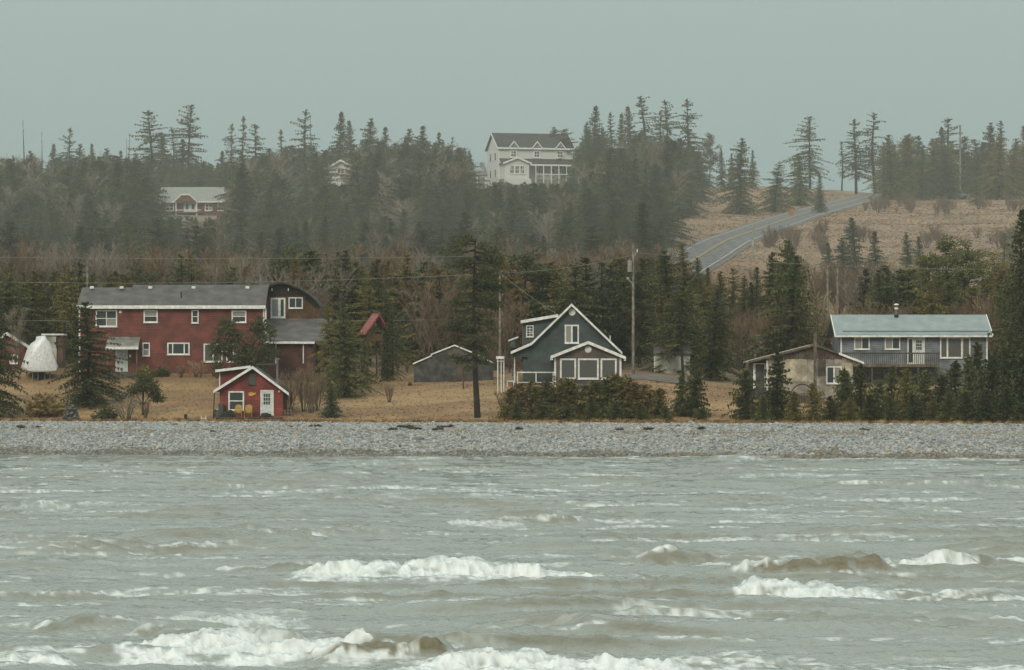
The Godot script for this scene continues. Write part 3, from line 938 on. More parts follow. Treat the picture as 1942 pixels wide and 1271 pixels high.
# ---------------------------------------------------------------- the red farmhouse with its rear wing
func red_house() -> void:
	var d := 333.0
	var t := thing("red_house", "long two-storey red clapboard house with grey shingle roof", "house", site(325, 708, d))
	var w: Material = mats["white trim"]
	var wall := boxp(t, "wall", mats["red siding"], Vector3(lx(149), -1.2, -8.0), Vector3(lx(501), ly(584), 0))
	wall.name = "wall"
	var ey := ly(583)
	# two roofs: the lower stretch and the main stretch
	for q in [[146.0, 243.0, 1.78], [243.3, 504.0, 2.03]]:
		slope_x(t, "roof", mats["asphalt shingle"], Vector2(0.42, ey), Vector2(-4.0, ey + q[2]), 0.16, lx(q[0]), lx(q[1]))
		slope_x(t, "roof", mats["asphalt shingle"], Vector2(-8.4, ey), Vector2(-4.003, ey + q[2]), 0.16, lx(q[0]), lx(q[1]))
		slabp(t, "gable_wall", mats["red siding"], [Vector2(-0.1, ey - 0.1), Vector2(-7.9, ey - 0.1), Vector2(-4, ey + q[2] - 0.14)], lx(q[0]) + 0.2, lx(q[1]) - 0.2, true)
	boxp(t, "fascia", w, Vector3(lx(146), ey - 0.14, 0.425), Vector3(lx(504), ey + 0.17, 0.47))
	boxp(t, "soffit", w, Vector3(lx(147), ey - 0.1, 0.005), Vector3(lx(503), ey - 0.06, 0.42))
	for u in [149.0, 498.5]: boxp(t, "corner_board", w, Vector3(lx(u), -0.2, -0.02), Vector3(lx(u + 3.0), ey - 0.11, 0.03))
	boxp(t, "downpipe", w, Vector3(lx(503), ly(640), 0.1), Vector3(lx(505.2), ey - 0.12, 0.2))
	window(t, 181, 588, 222, 620, 0.0, 2, 2)
	window(t, 272, 588, 299, 612, 0.0, 1, 2)
	window(t, 363, 588, 376.5, 613, 0.0, 1, 2, 2.0)
	window(t, 439, 589, 467, 612, 0.0, 1, 2)
	window(t, 270, 650, 284, 675.5, 0.0, 1, 2, 2.0)
	window(t, 317, 650, 359.5, 673, 0.0, 1, 1, 2.4, "glass", [0.21, 0.79], 2.0)
	window(t, 386, 652, 422, 687, 0.0, 2, 1, 2.6, "pale glass", [], 3.0)
	window(t, 429, 652, 456, 687, 0.0, 2, 1, 2.4, "glass", [], 2.4)
	boxp(t, "wall_vent", w, Vector3(lx(225.5), ly(594), 0.005), Vector3(lx(230.5), ly(589), 0.06))
	# porch
	var pr := slabp(t, "porch_roof", mats["porch metal"], [Vector2(1.9, ly(660)), Vector2(0.02, ly(641)), Vector2(0.02, ly(639)), Vector2(1.9, ly(658))], lx(205), lx(266), true)
	boxp(pr, "fascia", w, Vector3(lx(204.6), ly(663.2), 1.905), Vector3(lx(266.4), ly(658.4), 1.95))
	tubep(t, "porch_post", mats["weathered wood"], Vector3(lx(263), -0.5, 1.75), Vector3(lx(263), ly(661), 1.75), 0.07, 0.07, 6)
	tubep(t, "porch_post", mats["weathered wood"], Vector3(lx(207), -0.5, 1.75), Vector3(lx(207), ly(661), 1.75), 0.07, 0.07, 6)
	boxp(t, "porch_deck", mats["grey wood"], Vector3(lx(206), -0.5, 0.0), Vector3(lx(265), ly(706), 1.85))
	door(t, 219, 662, 242, 705, 0.005)
	boxp(t, "letter_box", w, Vector3(lx(244.5), ly(678), 0.005), Vector3(lx(248.5), ly(672.5), 0.1))
	# roof vents and pipe: at this height on the slope
	for q in [[166.0, 553.8], [223.0, 554.5], [278.0, 547.0], [361.0, 547.6], [464.0, 548.2]]:
		var z := -3.3
		var y := ey + (0.42 - z) / 4.42 * 2.03 + 0.1
		boxp(t, "roof_vent", w, Vector3(lx(q[0] - 3.5), y, z - 0.2), Vector3(lx(q[0] + 3.5), y + 0.22, z + 0.2))
	tubep(t, "vent_pipe", mats["black cloth"], Vector3(lx(341), ey + 0.7, -1.2), Vector3(lx(341), ey + 1.45, -1.2), 0.06, 0.06)
	tubep(t, "flue", mats["steel pipe"], Vector3(lx(487), ey + 1.6, -5.0), Vector3(lx(487), ey + 3.2, -5.0), 0.12, 0.12)
	# the wing with the bowed roof, set back on the east end
	var g := thing("bowed_roof_wing", "cedar clad wing with dark bowed roof above a grey lean-to roof", "house", site(550, 708, 338.0))
	var bow := [p2(501, 551), p2(515, 543), p2(530, 538), p2(548, 541.5), p2(566, 548.5), p2(580, 556.5), p2(592, 565.5), p2(601, 574), p2(607, 583)]
	var low: Array = bow.duplicate()
	low.append(p2(607, 720)); low.append(p2(501, 720))
	slabp(g, "wall", mats["cedar"], low, -8.0, 0.0)
	for i in bow.size() - 1:
		slope_z(g, "roof", mats["dark shingle"], bow[i] + Vector2(0, 0.005), bow[i + 1] + Vector2(0, 0.005), 0.14, -8.3, 0.75)
	var band: Array = []
	for i in 6: band.append(bow[i])
	band.append(p2(584, 561)); band.append(p2(501, 560))
	slabp(g, "gable_cladding", mats["dark wood"], band, 0.005, 0.12)
	slabp(g, "gable_cladding", mats["dark wood"], [p2(580, 557), p2(592, 566), p2(601, 574.5), p2(606.5, 583.5), p2(598, 584), p2(577, 566)], 0.005, 0.10)
	slope_z(g, "ridge_flashing", mats["weathered wood"], p2(503, 549.5) + Vector2(0, 0.17), p2(529, 536.5) + Vector2(0, 0.17), 0.05, 0.3, 0.8)
	for u in [515.0, 546.0]: boxp(g, "bracket", w, Vector3(lx(u), ly(552), 0.125), Vector3(lx(u + 1.6), ly(546.5), 0.3))
	window(g, 547, 564, 574, 585, 0.0, 2, 1, 2.0)
	var dr := window(g, 513, 565, 541, 603, 0.0, 2, 1, 3.0, "glass", [0.62], 5.0)
	dr.name = "patio_door"
	# lean-to in front of the wing
	site(550, 708, 331.0)
	var l := Node3D.new()
	l.name = "lean_to"
	g.add_child(l)
	l.position = Vector3(0, 0, 7.0)
	slabp(l, "roof", mats["asphalt shingle"], [Vector2(0.4, ly(650)), Vector2(-6.6, ly(604)), Vector2(-6.6, ly(602)), Vector2(0.4, ly(648))], lx(502), lx(632), true)
	boxp(l, "fascia", w, Vector3(lx(502), ly(653), 0.405), Vector3(lx(606), ly(648.6), 0.45))
	boxp(l, "wall", mats["brick"], Vector3(lx(503), -1.0, -4.5), Vector3(lx(602), ly(652.5), 0.0))
	for u in [531.0, 583.0]: boxp(l, "window_post", w, Vector3(lx(u), ly(690), 0.005), Vector3(lx(u + 2.0), ly(654), 0.06))

# ---------------------------------------------------------------- the small red cabin by the beach
func red_cabin() -> void:
	var d := 308.0
	var t := thing("red_cabin", "small bright red cabin with white rake boards and stove pipe", "cabin", site(478, 791, d))
	var w: Material = mats["white trim"]
	var dep := 5.6
	var apex := p2(479.5, 697); var le := p2(405.5, 743.5); var re := p2(548.5, 748)
	slabp(t, "wall", mats["cabin red"], [p2(416.5, 797), p2(536.5, 797), p2(536.5, 742.5), p2(479.5, 700), p2(416.5, 739.5)], -dep, 0.0)
	slope_z(t, "roof", mats["dark shingle"], le, apex, 0.10, -dep - 0.3, 0.5)
	slope_z(t, "roof", mats["dark shingle"], apex, re, 0.10, -dep - 0.3, 0.5)
	boardp(t, "rake_board", w, le + Vector2(0, 0.13), apex + Vector2(0, 0.13), 0.24, 0.505, 0.56)
	boardp(t, "rake_board", w, apex + Vector2(0, 0.13), re + Vector2(0, 0.13), 0.24, 0.505, 0.56)
	# shed dormer on the west slope
	slabp(t, "dormer_wall", mats["cabin red"], [p2(415.5, 737), p2(415.5, 705.5), p2(466, 700), p2(472, 703)], -4.2, -0.6)
	slope_z(t, "dormer_roof", mats["dark shingle"], p2(408, 704), p2(476, 696), 0.09, -4.5, -0.1)
	boardp(t, "dormer_fascia", w, p2(408, 704) + Vector2(0, 0.12), p2(475, 696) + Vector2(0, 0.12), 0.21, -0.098, -0.04)
	boxp(t, "corner_board", w, Vector3(lx(414.6), ly(733), -0.62), Vector3(lx(416.4), ly(706), -0.55))
	window(t, 471.5, 709, 485, 729.5, 0.0, 2, 1, 1.4, "pale glass", [0.6], 1.0, "bin green")
	window(t, 433, 742, 463, 779, 0.0, 1, 2, 2.8, "glass", [], 2.0)
	door(t, 494, 740, 519, 789, 0.0, "white door", 3, 3, 499.5, 746.5, 512.5, 768)
	boxp(t, "porch_light", w, Vector3(lx(528), ly(744), 0.005), Vector3(lx(530.5), ly(741), 0.1))
	# stove pipe and its stay
	boxp(t, "flue_box", mats["concrete"], Vector3(lx(520.3), ly(731), -0.9), Vector3(lx(529.3), ly(719), -0.45))
	var fl := tubep(t, "stove_pipe", mats["steel pipe"], Vector3(lx(524.8), ly(719), -0.68), Vector3(lx(524.8), ly(682), -0.68), 0.105, 0.105, 10)
	tubep(fl, "rain_cap", mats["steel pipe"], Vector3(lx(524.8), ly(682), -0.68), Vector3(lx(524.8), ly(679), -0.68), 0.19, 0.17, 10)
	tubep(fl, "stay", mats["steel pipe"], Vector3(lx(484), ly(692), -0.68), Vector3(lx(524), ly(690), -0.68), 0.02, 0.02, 4)
	boxp(t, "deck", mats["dark wood"], Vector3(lx(414), ly(797), 0.01), Vector3(lx(538), ly(791.2), 2.4))
	boxp(t, "deck_edge", mats["grey wood"], Vector3(lx(414), ly(792.4), 2.402), Vector3(lx(538), ly(790.9), 2.45))
	boxp(t, "door_step", mats["dark wood"], Vector3(lx(496), ly(791.1), 0.05), Vector3(lx(518), ly(788), 0.8))
	tubep(t, "eave_post", mats["dark wood"], Vector3(lx(404.5), ly(797), 0.1), Vector3(lx(407), ly(744), 0.1), 0.05, 0.05, 6)
	# the fish cut-out on the wall
	var fs := thing("fish_sign", "small yellow fish shaped sign on the red cabin wall", "sign", t.position + Vector3(0, 0, 0.03))
	slabp(fs, "board", mats["yellow paint"], [p2(471.5, 744.5), p2(478, 743.8), p2(481, 746), p2(483.5, 744.5), p2(485.6, 743.8), p2(484.6, 747), p2(485.2, 749.4), p2(482.5, 748.6), p2(480, 750.8), p2(474, 751.4), p2(471.5, 750)], 0.0, 0.05)
	for i in 2:
		var u := [454.0, 473.3][i] as float
		chair(Vector3(t.position.x + lx(u), t.position.y + ly(791.0), t.position.z + 1.3), ["yellow slatted garden chair below the white sash window", "yellow slatted garden chair below the fish sign"][i])
	# things leaning about the cabin
	var bn := thing("storage_cabinet", "dark green storage cabinet at the west corner of the red cabin", "cabinet", t.position + Vector3(lx(420), ly(791.0), 0.5))
	boxp(bn, "body", mats["bin green"], Vector3(-0.2, 0, -0.25), Vector3(0.2, 1.1, 0.25))
	boxp(bn, "lid", mats["concrete"], Vector3(-0.23, 1.1, -0.28), Vector3(0.23, 1.17, 0.28))
	var b2 := thing("grey_bin", "low grey bin under the red cabin's west eave", "bin", t.position + Vector3(lx(411), ly(797), -0.4))
	boxp(b2, "body", mats["concrete"], Vector3(-0.24, 0, -0.25), Vector3(0.24, 0.9, 0.25))
	boxp(b2, "lid", mats["white trim"], Vector3(-0.27, 0.9, -0.28), Vector3(0.27, 0.96, 0.28))
	for q in [[436.0, 0.62, 0.55, "dark covered heap on the deck below the sash window"], [507.0, 0.5, 0.35, "dark covered heap in front of the cabin door"]]:
		var hp := thing("covered_heap", q[3], "heap", t.position + Vector3(lx(q[0]), ly(791.0), 1.9))
		part(hp, "cover", lump(int(q[0]), Vector3(q[1], q[2], 0.35)), mats["black cloth"])
	var lg := thing("firewood_stack", "pale split firewood stacked beside the red cabin", "firewood", t.position + Vector3(lx(545), ly(796), -0.5))
	var r := RandomNumberGenerator.new()
	r.seed = 8
	for j in 4:
		for i in 3:
			var a := Vector3(-0.3 + i * 0.27 + r.randf() * 0.05, 0.12 + j * 0.21, -0.3)
			tubep(lg, "log", mats["firewood"], a, a + Vector3(0.04, 0.02, 0.7), 0.12, 0.11, 7)
	var tr := thing("white_trestle", "small white trestle on the cobble berm", "trestle", Vector3(gx(386, 304.5), height(gx(386, 304.5), 304.5), -304.5))
	for s in [-1, 1]: tubep(tr, "leg", mats["white trim"], Vector3(s * 0.2, -0.1, 0), Vector3(s * 0.2, 0.5, 0), 0.035, 0.035, 6)
	tubep(tr, "rail", mats["white trim"], Vector3(-0.25, 0.28, 0), Vector3(0.25, 0.28, 0), 0.03, 0.03, 6)
	var sm := thing("tree_stump", "short dark stump on the lawn edge by the cobbles", "stump", Vector3(gx(352, 304.5), height(gx(352, 304.5), 304.5), -304.5))
	tubep(sm, "stump_wood", mats["bark"], Vector3(0, -0.2, 0), Vector3(0, 0.6, 0), 0.17, 0.12, 9)

func lump(seed_: int, size: Vector3) -> Mesh:
	var f := FastNoiseLite.new()
	f.seed = seed_; f.frequency = 1.3
	var sp := SphereMesh.new()
	sp.radial_segments = 24; sp.rings = 12; sp.radius = 1.0; sp.height = 2.0
	var sa := sp.get_mesh_arrays()
	var vv: PackedVector3Array = sa[Mesh.ARRAY_VERTEX]
	for i in vv.size():
		var p := vv[i] * (1.0 + 0.45 * f.get_noise_3dv(vv[i]))
		vv[i] = Vector3(p.x * size.x, maxf(p.y, -0.1) * size.y, p.z * size.z)
	sa[Mesh.ARRAY_VERTEX] = vv
	var am := ArrayMesh.new()
	am.add_surface_from_arrays(Mesh.PRIMITIVE_TRIANGLES, sa)
	return am

func chair(p: Vector3, label: String) -> void:
	var y: Material = mats["yellow paint"]
	var t := thing("garden_chair", label, "chair", p, 0.0, "yellow garden chairs on the cabin deck")
	for s in [-1, 1]:
		boxp(t, "leg", y, Vector3(s * 0.3 - 0.025, 0, 0.28), Vector3(s * 0.3 + 0.025, 0.52, 0.36))
		slabp(t, "leg", y, [Vector2(-0.45, 0), Vector2(-0.33, 0), Vector2(0.3, 0.30), Vector2(0.3, 0.38)], s * 0.25 - 0.02, s * 0.25 + 0.02, true)
		boxp(t, "arm", y, Vector3(s * 0.32 - 0.06, 0.52, -0.35), Vector3(s * 0.32 + 0.06, 0.56, 0.40))
	for i in 5:
		var z := 0.3 - i * 0.11
		boxp(t, "seat_slat", y, Vector3(-0.25, 0.36 - i * 0.035, z - 0.05), Vector3(0.25, 0.385 - i * 0.035, z + 0.05))
	for i in 6:
		var x := -0.245 + i * 0.098
		var top := 1.06 - 0.9 * x * x * 1.6
		slabp(t, "back_slat", y, [Vector2(-0.25, 0.16), Vector2(-0.22, 0.16), Vector2(-0.42, top), Vector2(-0.45, top)], x - 0.045, x + 0.045, true)
	boxp(t, "back_rail", y, Vector3(-0.3, 0.5, -0.42), Vector3(0.3, 0.58, -0.39))

# ---------------------------------------------------------------- the dark green gabled house with its sunroom
func green_house() -> void:
	var d := 322.0
	var t := thing("green_house", "dark green gabled house with white rake boards and sunroom", "house", site(1085, 730, d))
	var w: Material = mats["white trim"]
	var sid: Material = mats["green siding"]
	var roofm: Material = mats["dark shingle"]
	var apex := p2(1084, 579); var re := p2(1180, 671); var k := p2(1008, 653); var le := p2(968.5, 670)
	slabp(t, "wall", sid, [p2(1001, 737), p2(1172, 737), p2(1172, 664), p2(1084, 581), p2(1009, 653), p2(1001, 657)], -8.0, 0.0)
	slabp(t, "wall", sid, [p2(992, 740), p2(1050, 740), p2(1050, 676), p2(992, 676)], -6.0, -0.35)
	slabp(t, "porch_gable", sid, [p2(972, 676.5), p2(1060, 676.5), p2(1060, 657), p2(1001, 657), p2(972, 669)], -0.9, 0.01)
	for q in [[apex, re], [k, apex], [le, k]]:
		slope_z(t, "roof", roofm, q[0], q[1], 0.12, -8.3, 0.45)
		boardp(t, "rake_board", w, q[0] + Vector2(0, 0.15), q[1] + Vector2(0, 0.15), 0.24, 0.455, 0.51)
	# dormer on the west slope
	slabp(t, "dormer_wall", sid, [p2(992, 661), p2(992, 611.5), p2(1053, 601), p2(1060, 603), p2(1015, 655)], -5.0, -0.5)
	slope_z(t, "dormer_roof", roofm, p2(987.5, 610.5), p2(1060, 598.5), 0.1, -5.4, -0.15)
	boardp(t, "dormer_fascia", w, p2(987.5, 610.5) + Vector2(0, 0.13), p2(1059, 598.5) + Vector2(0, 0.13), 0.26, -0.145, -0.09)
	boxp(t, "corner_board", mats["weathered wood"], Vector3(lx(990.6), ly(660), -0.55), Vector3(lx(992.2), ly(612.5), -0.48))
	window(t, 998, 617, 1012, 639, -0.5, 2, 4, 1.7, "glass", [], 0.9)
	window(t, 1071, 616, 1098, 651.5, 0.0, 2, 1, 2.8, "glass", [], 3.2)
	disc(t, "round_vent", w, lx(1085), ly(592), 6.6 * cs, 0.0, 0.06)
	window(t, 1002.5, 677.5, 1023, 700.5, -0.35, 3, 3, 2.4, "glass", [], 0.9)
	window(t, 1024.5, 677.5, 1045, 700.5, -0.35, 3, 3, 2.4, "glass", [], 0.9)
	tubep(t, "porch_post", w, Vector3(lx(976), ly(745), -0.6), Vector3(lx(976), ly(676), -0.6), 0.06, 0.06, 6)
	boxp(t, "porch_deck", mats["grey wood"], Vector3(lx(972), ly(745), -0.9), Vector3(lx(1050), ly(726.5), 0.9))
	# chimney and a vent pipe
	boxp(t, "chimney", mats["dark wood"], Vector3(lx(1076), ly(580), -3.4), Vector3(lx(1090), ly(566), -2.8))
	tubep(t, "vent_pipe", w, Vector3(lx(1158), ly(655), -1.5), Vector3(lx(1158), ly(636), -1.5), 0.05, 0.05, 6)
	# railing
	var rl := Node3D.new()
	rl.name = "railing"
	t.add_child(rl)
	boxp(rl, "top_rail", w, Vector3(lx(980), ly(707.5), 0.85), Vector3(lx(1051), ly(705.3), 0.92))
	for u in [981.5, 1016.5, 1049.0]: boxp(rl, "post", w, Vector3(lx(u - 1.0), ly(728), 0.86), Vector3(lx(u + 1.0), ly(707.6), 0.91))
	boxp(rl, "bottom_rail", w, Vector3(lx(980), ly(726), 0.87), Vector3(lx(1051), ly(724.6), 0.9))
	# the sunroom, standing out towards the sea
	var s := Node3D.new()
	s.name = "sunroom"
	t.add_child(s)
	s.position = Vector3(0, 0, 3.4)
	site(1085, 730, d - 3.4)
	var dy := gy(730, d - 3.4) - gy(730, d)
	s.position.y = dy
	s.position.x = gx(1085, d - 3.4) - gx(1085, d)
	var tau: Material = mats["taupe siding"]
	var sa := p2(1115.5, 650); var sl := p2(1044, 678); var sr := p2(1187, 679.5)
	slabp(s, "wall", tau, [p2(1052, 740), p2(1178, 740), p2(1178, 676), p2(1115.5, 652), p2(1052, 676)], -3.3, 0.0)
	slope_z(s, "roof", roofm, sl, sa, 0.1, -3.3, 0.4)
	slope_z(s, "roof", roofm, sa, sr, 0.1, -3.3, 0.4)
	boardp(s, "rake_board", w, sl + Vector2(0, 0.14), sa + Vector2(0, 0.14), 0.27, 0.405, 0.46)
	boardp(s, "rake_board", w, sa + Vector2(0, 0.14), sr + Vector2(0, 0.14), 0.27, 0.405, 0.46)
	boxp(s, "gutter", w, Vector3(lx(1183), ly(684.5), -3.2), Vector3(lx(1187), ly(680.3), 0.38))
	boxp(s, "gutter", w, Vector3(lx(1044), ly(683), -3.2), Vector3(lx(1049), ly(679), 0.38))
	for u in [1051.0, 1175.0]: boxp(s, "corner_board", w, Vector3(lx(u), ly(735), -0.05), Vector3(lx(u + 3.6), ly(678), 0.06))
	window(s, 1062, 680, 1092.5, 719.5, 0.0, 1, 1, 3.2, "pale glass")
	window(s, 1096, 680, 1135.5, 719.5, 0.0, 1, 1, 3.2, "pale glass")
	window(s, 1139, 680, 1169.5, 719.5, 0.0, 1, 1, 3.2, "pale glass")
	disc(s, "round_vent", w, lx(1115.5), ly(662.5), 6.6 * cs, 0.0, 0.06)
	boxp(s, "foundation", mats["concrete"], Vector3(lx(1051), -1.2, -3.2), Vector3(lx(1179), ly(728), 0.04))
	# garden frame beside the porch
	var a := thing("garden_arbour", "white painted garden arbour west of the green house porch", "arbour", site(949, 738, 318.0))
	for u in [944.0, 950.5, 955.5]: tubep(a, "post", mats["white trim"], Vector3(lx(u), -0.4, 0.3 if u == 944.0 else 0.0), Vector3(lx(u), ly(681), 0.3 if u == 944.0 else 0.0), 0.05, 0.05, 6)
	boxp(a, "beam", mats["white trim"], Vector3(lx(941), ly(680.8), -0.3), Vector3(lx(956.5), ly(676), 0.4))
	boxp(a, "brace", mats["white trim"], Vector3(lx(942), ly(686), 0.1), Vector3(lx(955), ly(684.2), 0.16))
	var bs := thing("garden_bench", "small pale bench beside the white arbour", "bench", site(968, 727, 318.0))
	boxp(bs, "seat", mats["white trim"], Vector3(-0.32, 0.15, -0.2), Vector3(0.32, 0.22, 0.2))
	boxp(bs, "backrest", mats["plaster"], Vector3(-0.32, 0.25, -0.22), Vector3(0.32, 0.62, -0.16))
	for sx in [-0.28, 0.28]: boxp(bs, "leg", mats["white trim"], Vector3(sx - 0.03, -0.3, -0.15), Vector3(sx + 0.03, 0.15, 0.15))
	# small roof of a bird house on a post behind the porch
	var bh := thing("bird_house", "dark green bird house on a post behind the porch", "bird house", site(972, 690, 332.0))
	boxp(bh, "post", mats["grey wood"], Vector3(-0.05, -3.0, -0.05), Vector3(0.05, ly(660), 0.05))
	boxp(bh, "box", mats["green siding"], Vector3(lx(967.5), ly(660), -0.3), Vector3(lx(977), ly(647), 0.3))
	boardp(bh, "roof", mats["white trim"], p2(964, 645), p2(983, 638), 0.13, -0.35, 0.35)

func grey_shed() -> void:
	var t := thing("charcoal_shed", "windowless charcoal shed with white roof edge behind the tall pine", "shed", site(850, 732, 330.0))
	var w: Material = mats["white trim"]
	slabp(t, "wall", mats["charcoal siding"], [p2(785, 740), p2(935, 740), p2(935, 688), p2(905, 675), p2(862, 657), p2(820, 674), p2(785, 691)], -6.0, 0.0)
	for q in [[p2(783, 690.5), p2(819, 675)], [p2(817, 673), p2(862.5, 655.2)], [p2(862, 655.2), p2(908, 674)], [p2(908, 675), p2(938, 690)]]:
		slope_z(t, "roof", mats["dark shingle"], q[0], q[1], 0.07, -6.2, 0.12)
		boardp(t, "roof_edge", w, q[0] + Vector2(0, 0.08), q[1] + Vector2(0, 0.08), 0.13, 0.125, 0.16)
	slabp(t, "gable_panel", mats["grey wood"], [p2(824, 675), p2(862, 658.5), p2(898, 674)], 0.004, 0.03)

func pale_shed() -> void:
	var t := thing("pale_shed", "pale green-grey clapboard shed with grey roof beside the lane", "shed", site(1275, 710, 345.0))
	boxp(t, "wall", mats["pale siding"], Vector3(lx(1241), -0.5, -3.4), Vector3(lx(1309), ly(671), 0))
	slope_x(t, "roof", mats["asphalt shingle"], Vector2(0.15, ly(671.5)), Vector2(-1.9, ly(653.5)), 0.08, lx(1239.5), lx(1310.5))
	slope_x(t, "roof", mats["asphalt shingle"], Vector2(-3.6, ly(671.5)), Vector2(-1.903, ly(653.5)), 0.08, lx(1239.5), lx(1310.5))
	slabp(t, "gable_wall", mats["pale siding"], [Vector2(-0.05, ly(671.5)), Vector2(-3.35, ly(671.5)), Vector2(-1.9, ly(655))], lx(1241.5), lx(1308.5), true)
	boxp(t, "eave_board", mats["charcoal siding"], Vector3(lx(1240), ly(673), 0.155), Vector3(lx(1310), ly(670.2), 0.185))
	boxp(t, "corner_board", mats["white trim"], Vector3(lx(1240.6), -0.3, -0.02), Vector3(lx(1242.6), ly(671.8), 0.03))

# ---------------------------------------------------------------- the weathered shed on the east side
func old_shed() -> void:
	var t := thing("weathered_shed", "weathered shed with patched beige wall and rusty board gable", "shed", site(1530, 758, 315.0))
	var w: Material = mats["white trim"]
	var apex := p2(1543.5, 655); var le := p2(1419, 687); var re := p2(1638, 689)
	slabp(t, "wall", mats["plaster"], [p2(1455, 775), p2(1618, 775), p2(1618, 684), p2(1543.5, 658), p2(1455, 680)], -6.5, 0.0)
	slabp(t, "wall", mats["charcoal siding"], [p2(1429, 770), p2(1455.5, 770), p2(1455.5, 681), p2(1429, 688)], -6.5, -0.7)
	slope_z(t, "roof", mats["beige panel"], le, apex, 0.1, -7.0, 0.35)
	slope_z(t, "roof", mats["beige panel"], apex, re, 0.1, -7.0, 0.35)
	boardp(t, "rake_board", mats["weathered wood"], le + Vector2(0, 0.11), apex + Vector2(0, 0.11), 0.2, 0.355, 0.4)
	boardp(t, "rake_board", mats["weathered wood"], apex + Vector2(0, 0.11), p2(1590, 671) + Vector2(0, 0.11), 0.17, 0.355, 0.4)
	boardp(t, "rake_board", w, p2(1590.2, 671) + Vector2(0, 0.11), re + Vector2(0, 0.11), 0.19, 0.356, 0.41)
	# upright gable boards, each its own piece
	var r := RandomNumberGenerator.new()
	r.seed = 4
	for i in 17:
		var u := 1487.0 + i * 7.4
		var top := 658.5 + absf(u + 3.5 - 1543.5) * (0.262 if u < 1543 else 0.345)
		var bot := 681.0 + r.randf_range(-1.0, 1.5)
		if top > bot - 2: continue
		boxp(t, "board", mats["rusty boards" if r.randf() < 0.6 else "grey wood"], Vector3(lx(u), ly(bot), 0.004), Vector3(lx(u + 7.1), ly(top), 0.03 + r.randf() * 0.015))
	boxp(t, "patch_panel", mats["beige panel"], Vector3(lx(1491), ly(724), 0.004), Vector3(lx(1530), ly(681.5), 0.05))
	boxp(t, "patch_panel", mats["beige panel"], Vector3(lx(1456.5), ly(722), 0.004), Vector3(lx(1490.6), ly(690), 0.045))
	boxp(t, "wall_panel", mats["grey wood"], Vector3(lx(1550), ly(713), 0.004), Vector3(lx(1566), ly(682.5), 0.04))
	boxp(t, "wall_panel", mats["beige panel"], Vector3(lx(1597.5), ly(705), 0.004), Vector3(lx(1616), ly(688), 0.035))
	window(t, 1567, 695, 1596.5, 728, 0.0, 2, 1, 2.2, "glass", [], 2.4)
	door(t, 1432, 689, 1453, 735, -0.69, "charcoal siding")
	boxp(t, "corner_board", w, Vector3(lx(1429.4), ly(740), -0.72), Vector3(lx(1432), ly(689), -0.6))
	boxp(t, "corner_board", w, Vector3(lx(1453.4), ly(740), -0.05), Vector3(lx(1456), ly(683), 0.03))
	var pl := thing("wooden_post", "tall square tan post standing before the weathered shed", "post", site(1546, 756, 313.0))
	boxp(pl, "shaft", mats["weathered wood"], Vector3(-0.13, -0.8, -0.13), Vector3(0.13, ly(631), 0.13))
	boxp(pl, "cap", mats["grey wood"], Vector3(-0.15, ly(631), -0.15), Vector3(0.15, ly(629.6), 0.15))
	# arched frame with a tarpaulin against the wall
	var ar := thing("arched_cover", "dark arched hoop cover over a pale crate by the weathered shed", "cover", site(1522, 762, 312.5))
	var b := MB.new()
	var pts := []
	for i in 13: pts.append(Vector3(cos(PI * i / 12.0) * 1.05, sin(PI * i / 12.0) * 1.15 + 0.35, 0))
	b.run(pts, 0.05, 6)
	part(ar, "hoop", b.mesh(), mats["black cloth"])
	boxp(ar, "crate", mats["concrete"], Vector3(-0.75, -0.6, -0.5), Vector3(0.55, 0.75, -0.05))
	for i in 5: boxp(ar, "slat", mats["rusty boards"], Vector3(-0.6 + i * 0.23, -0.5, -0.045), Vector3(-0.45 + i * 0.23, 0.55, 0.0))

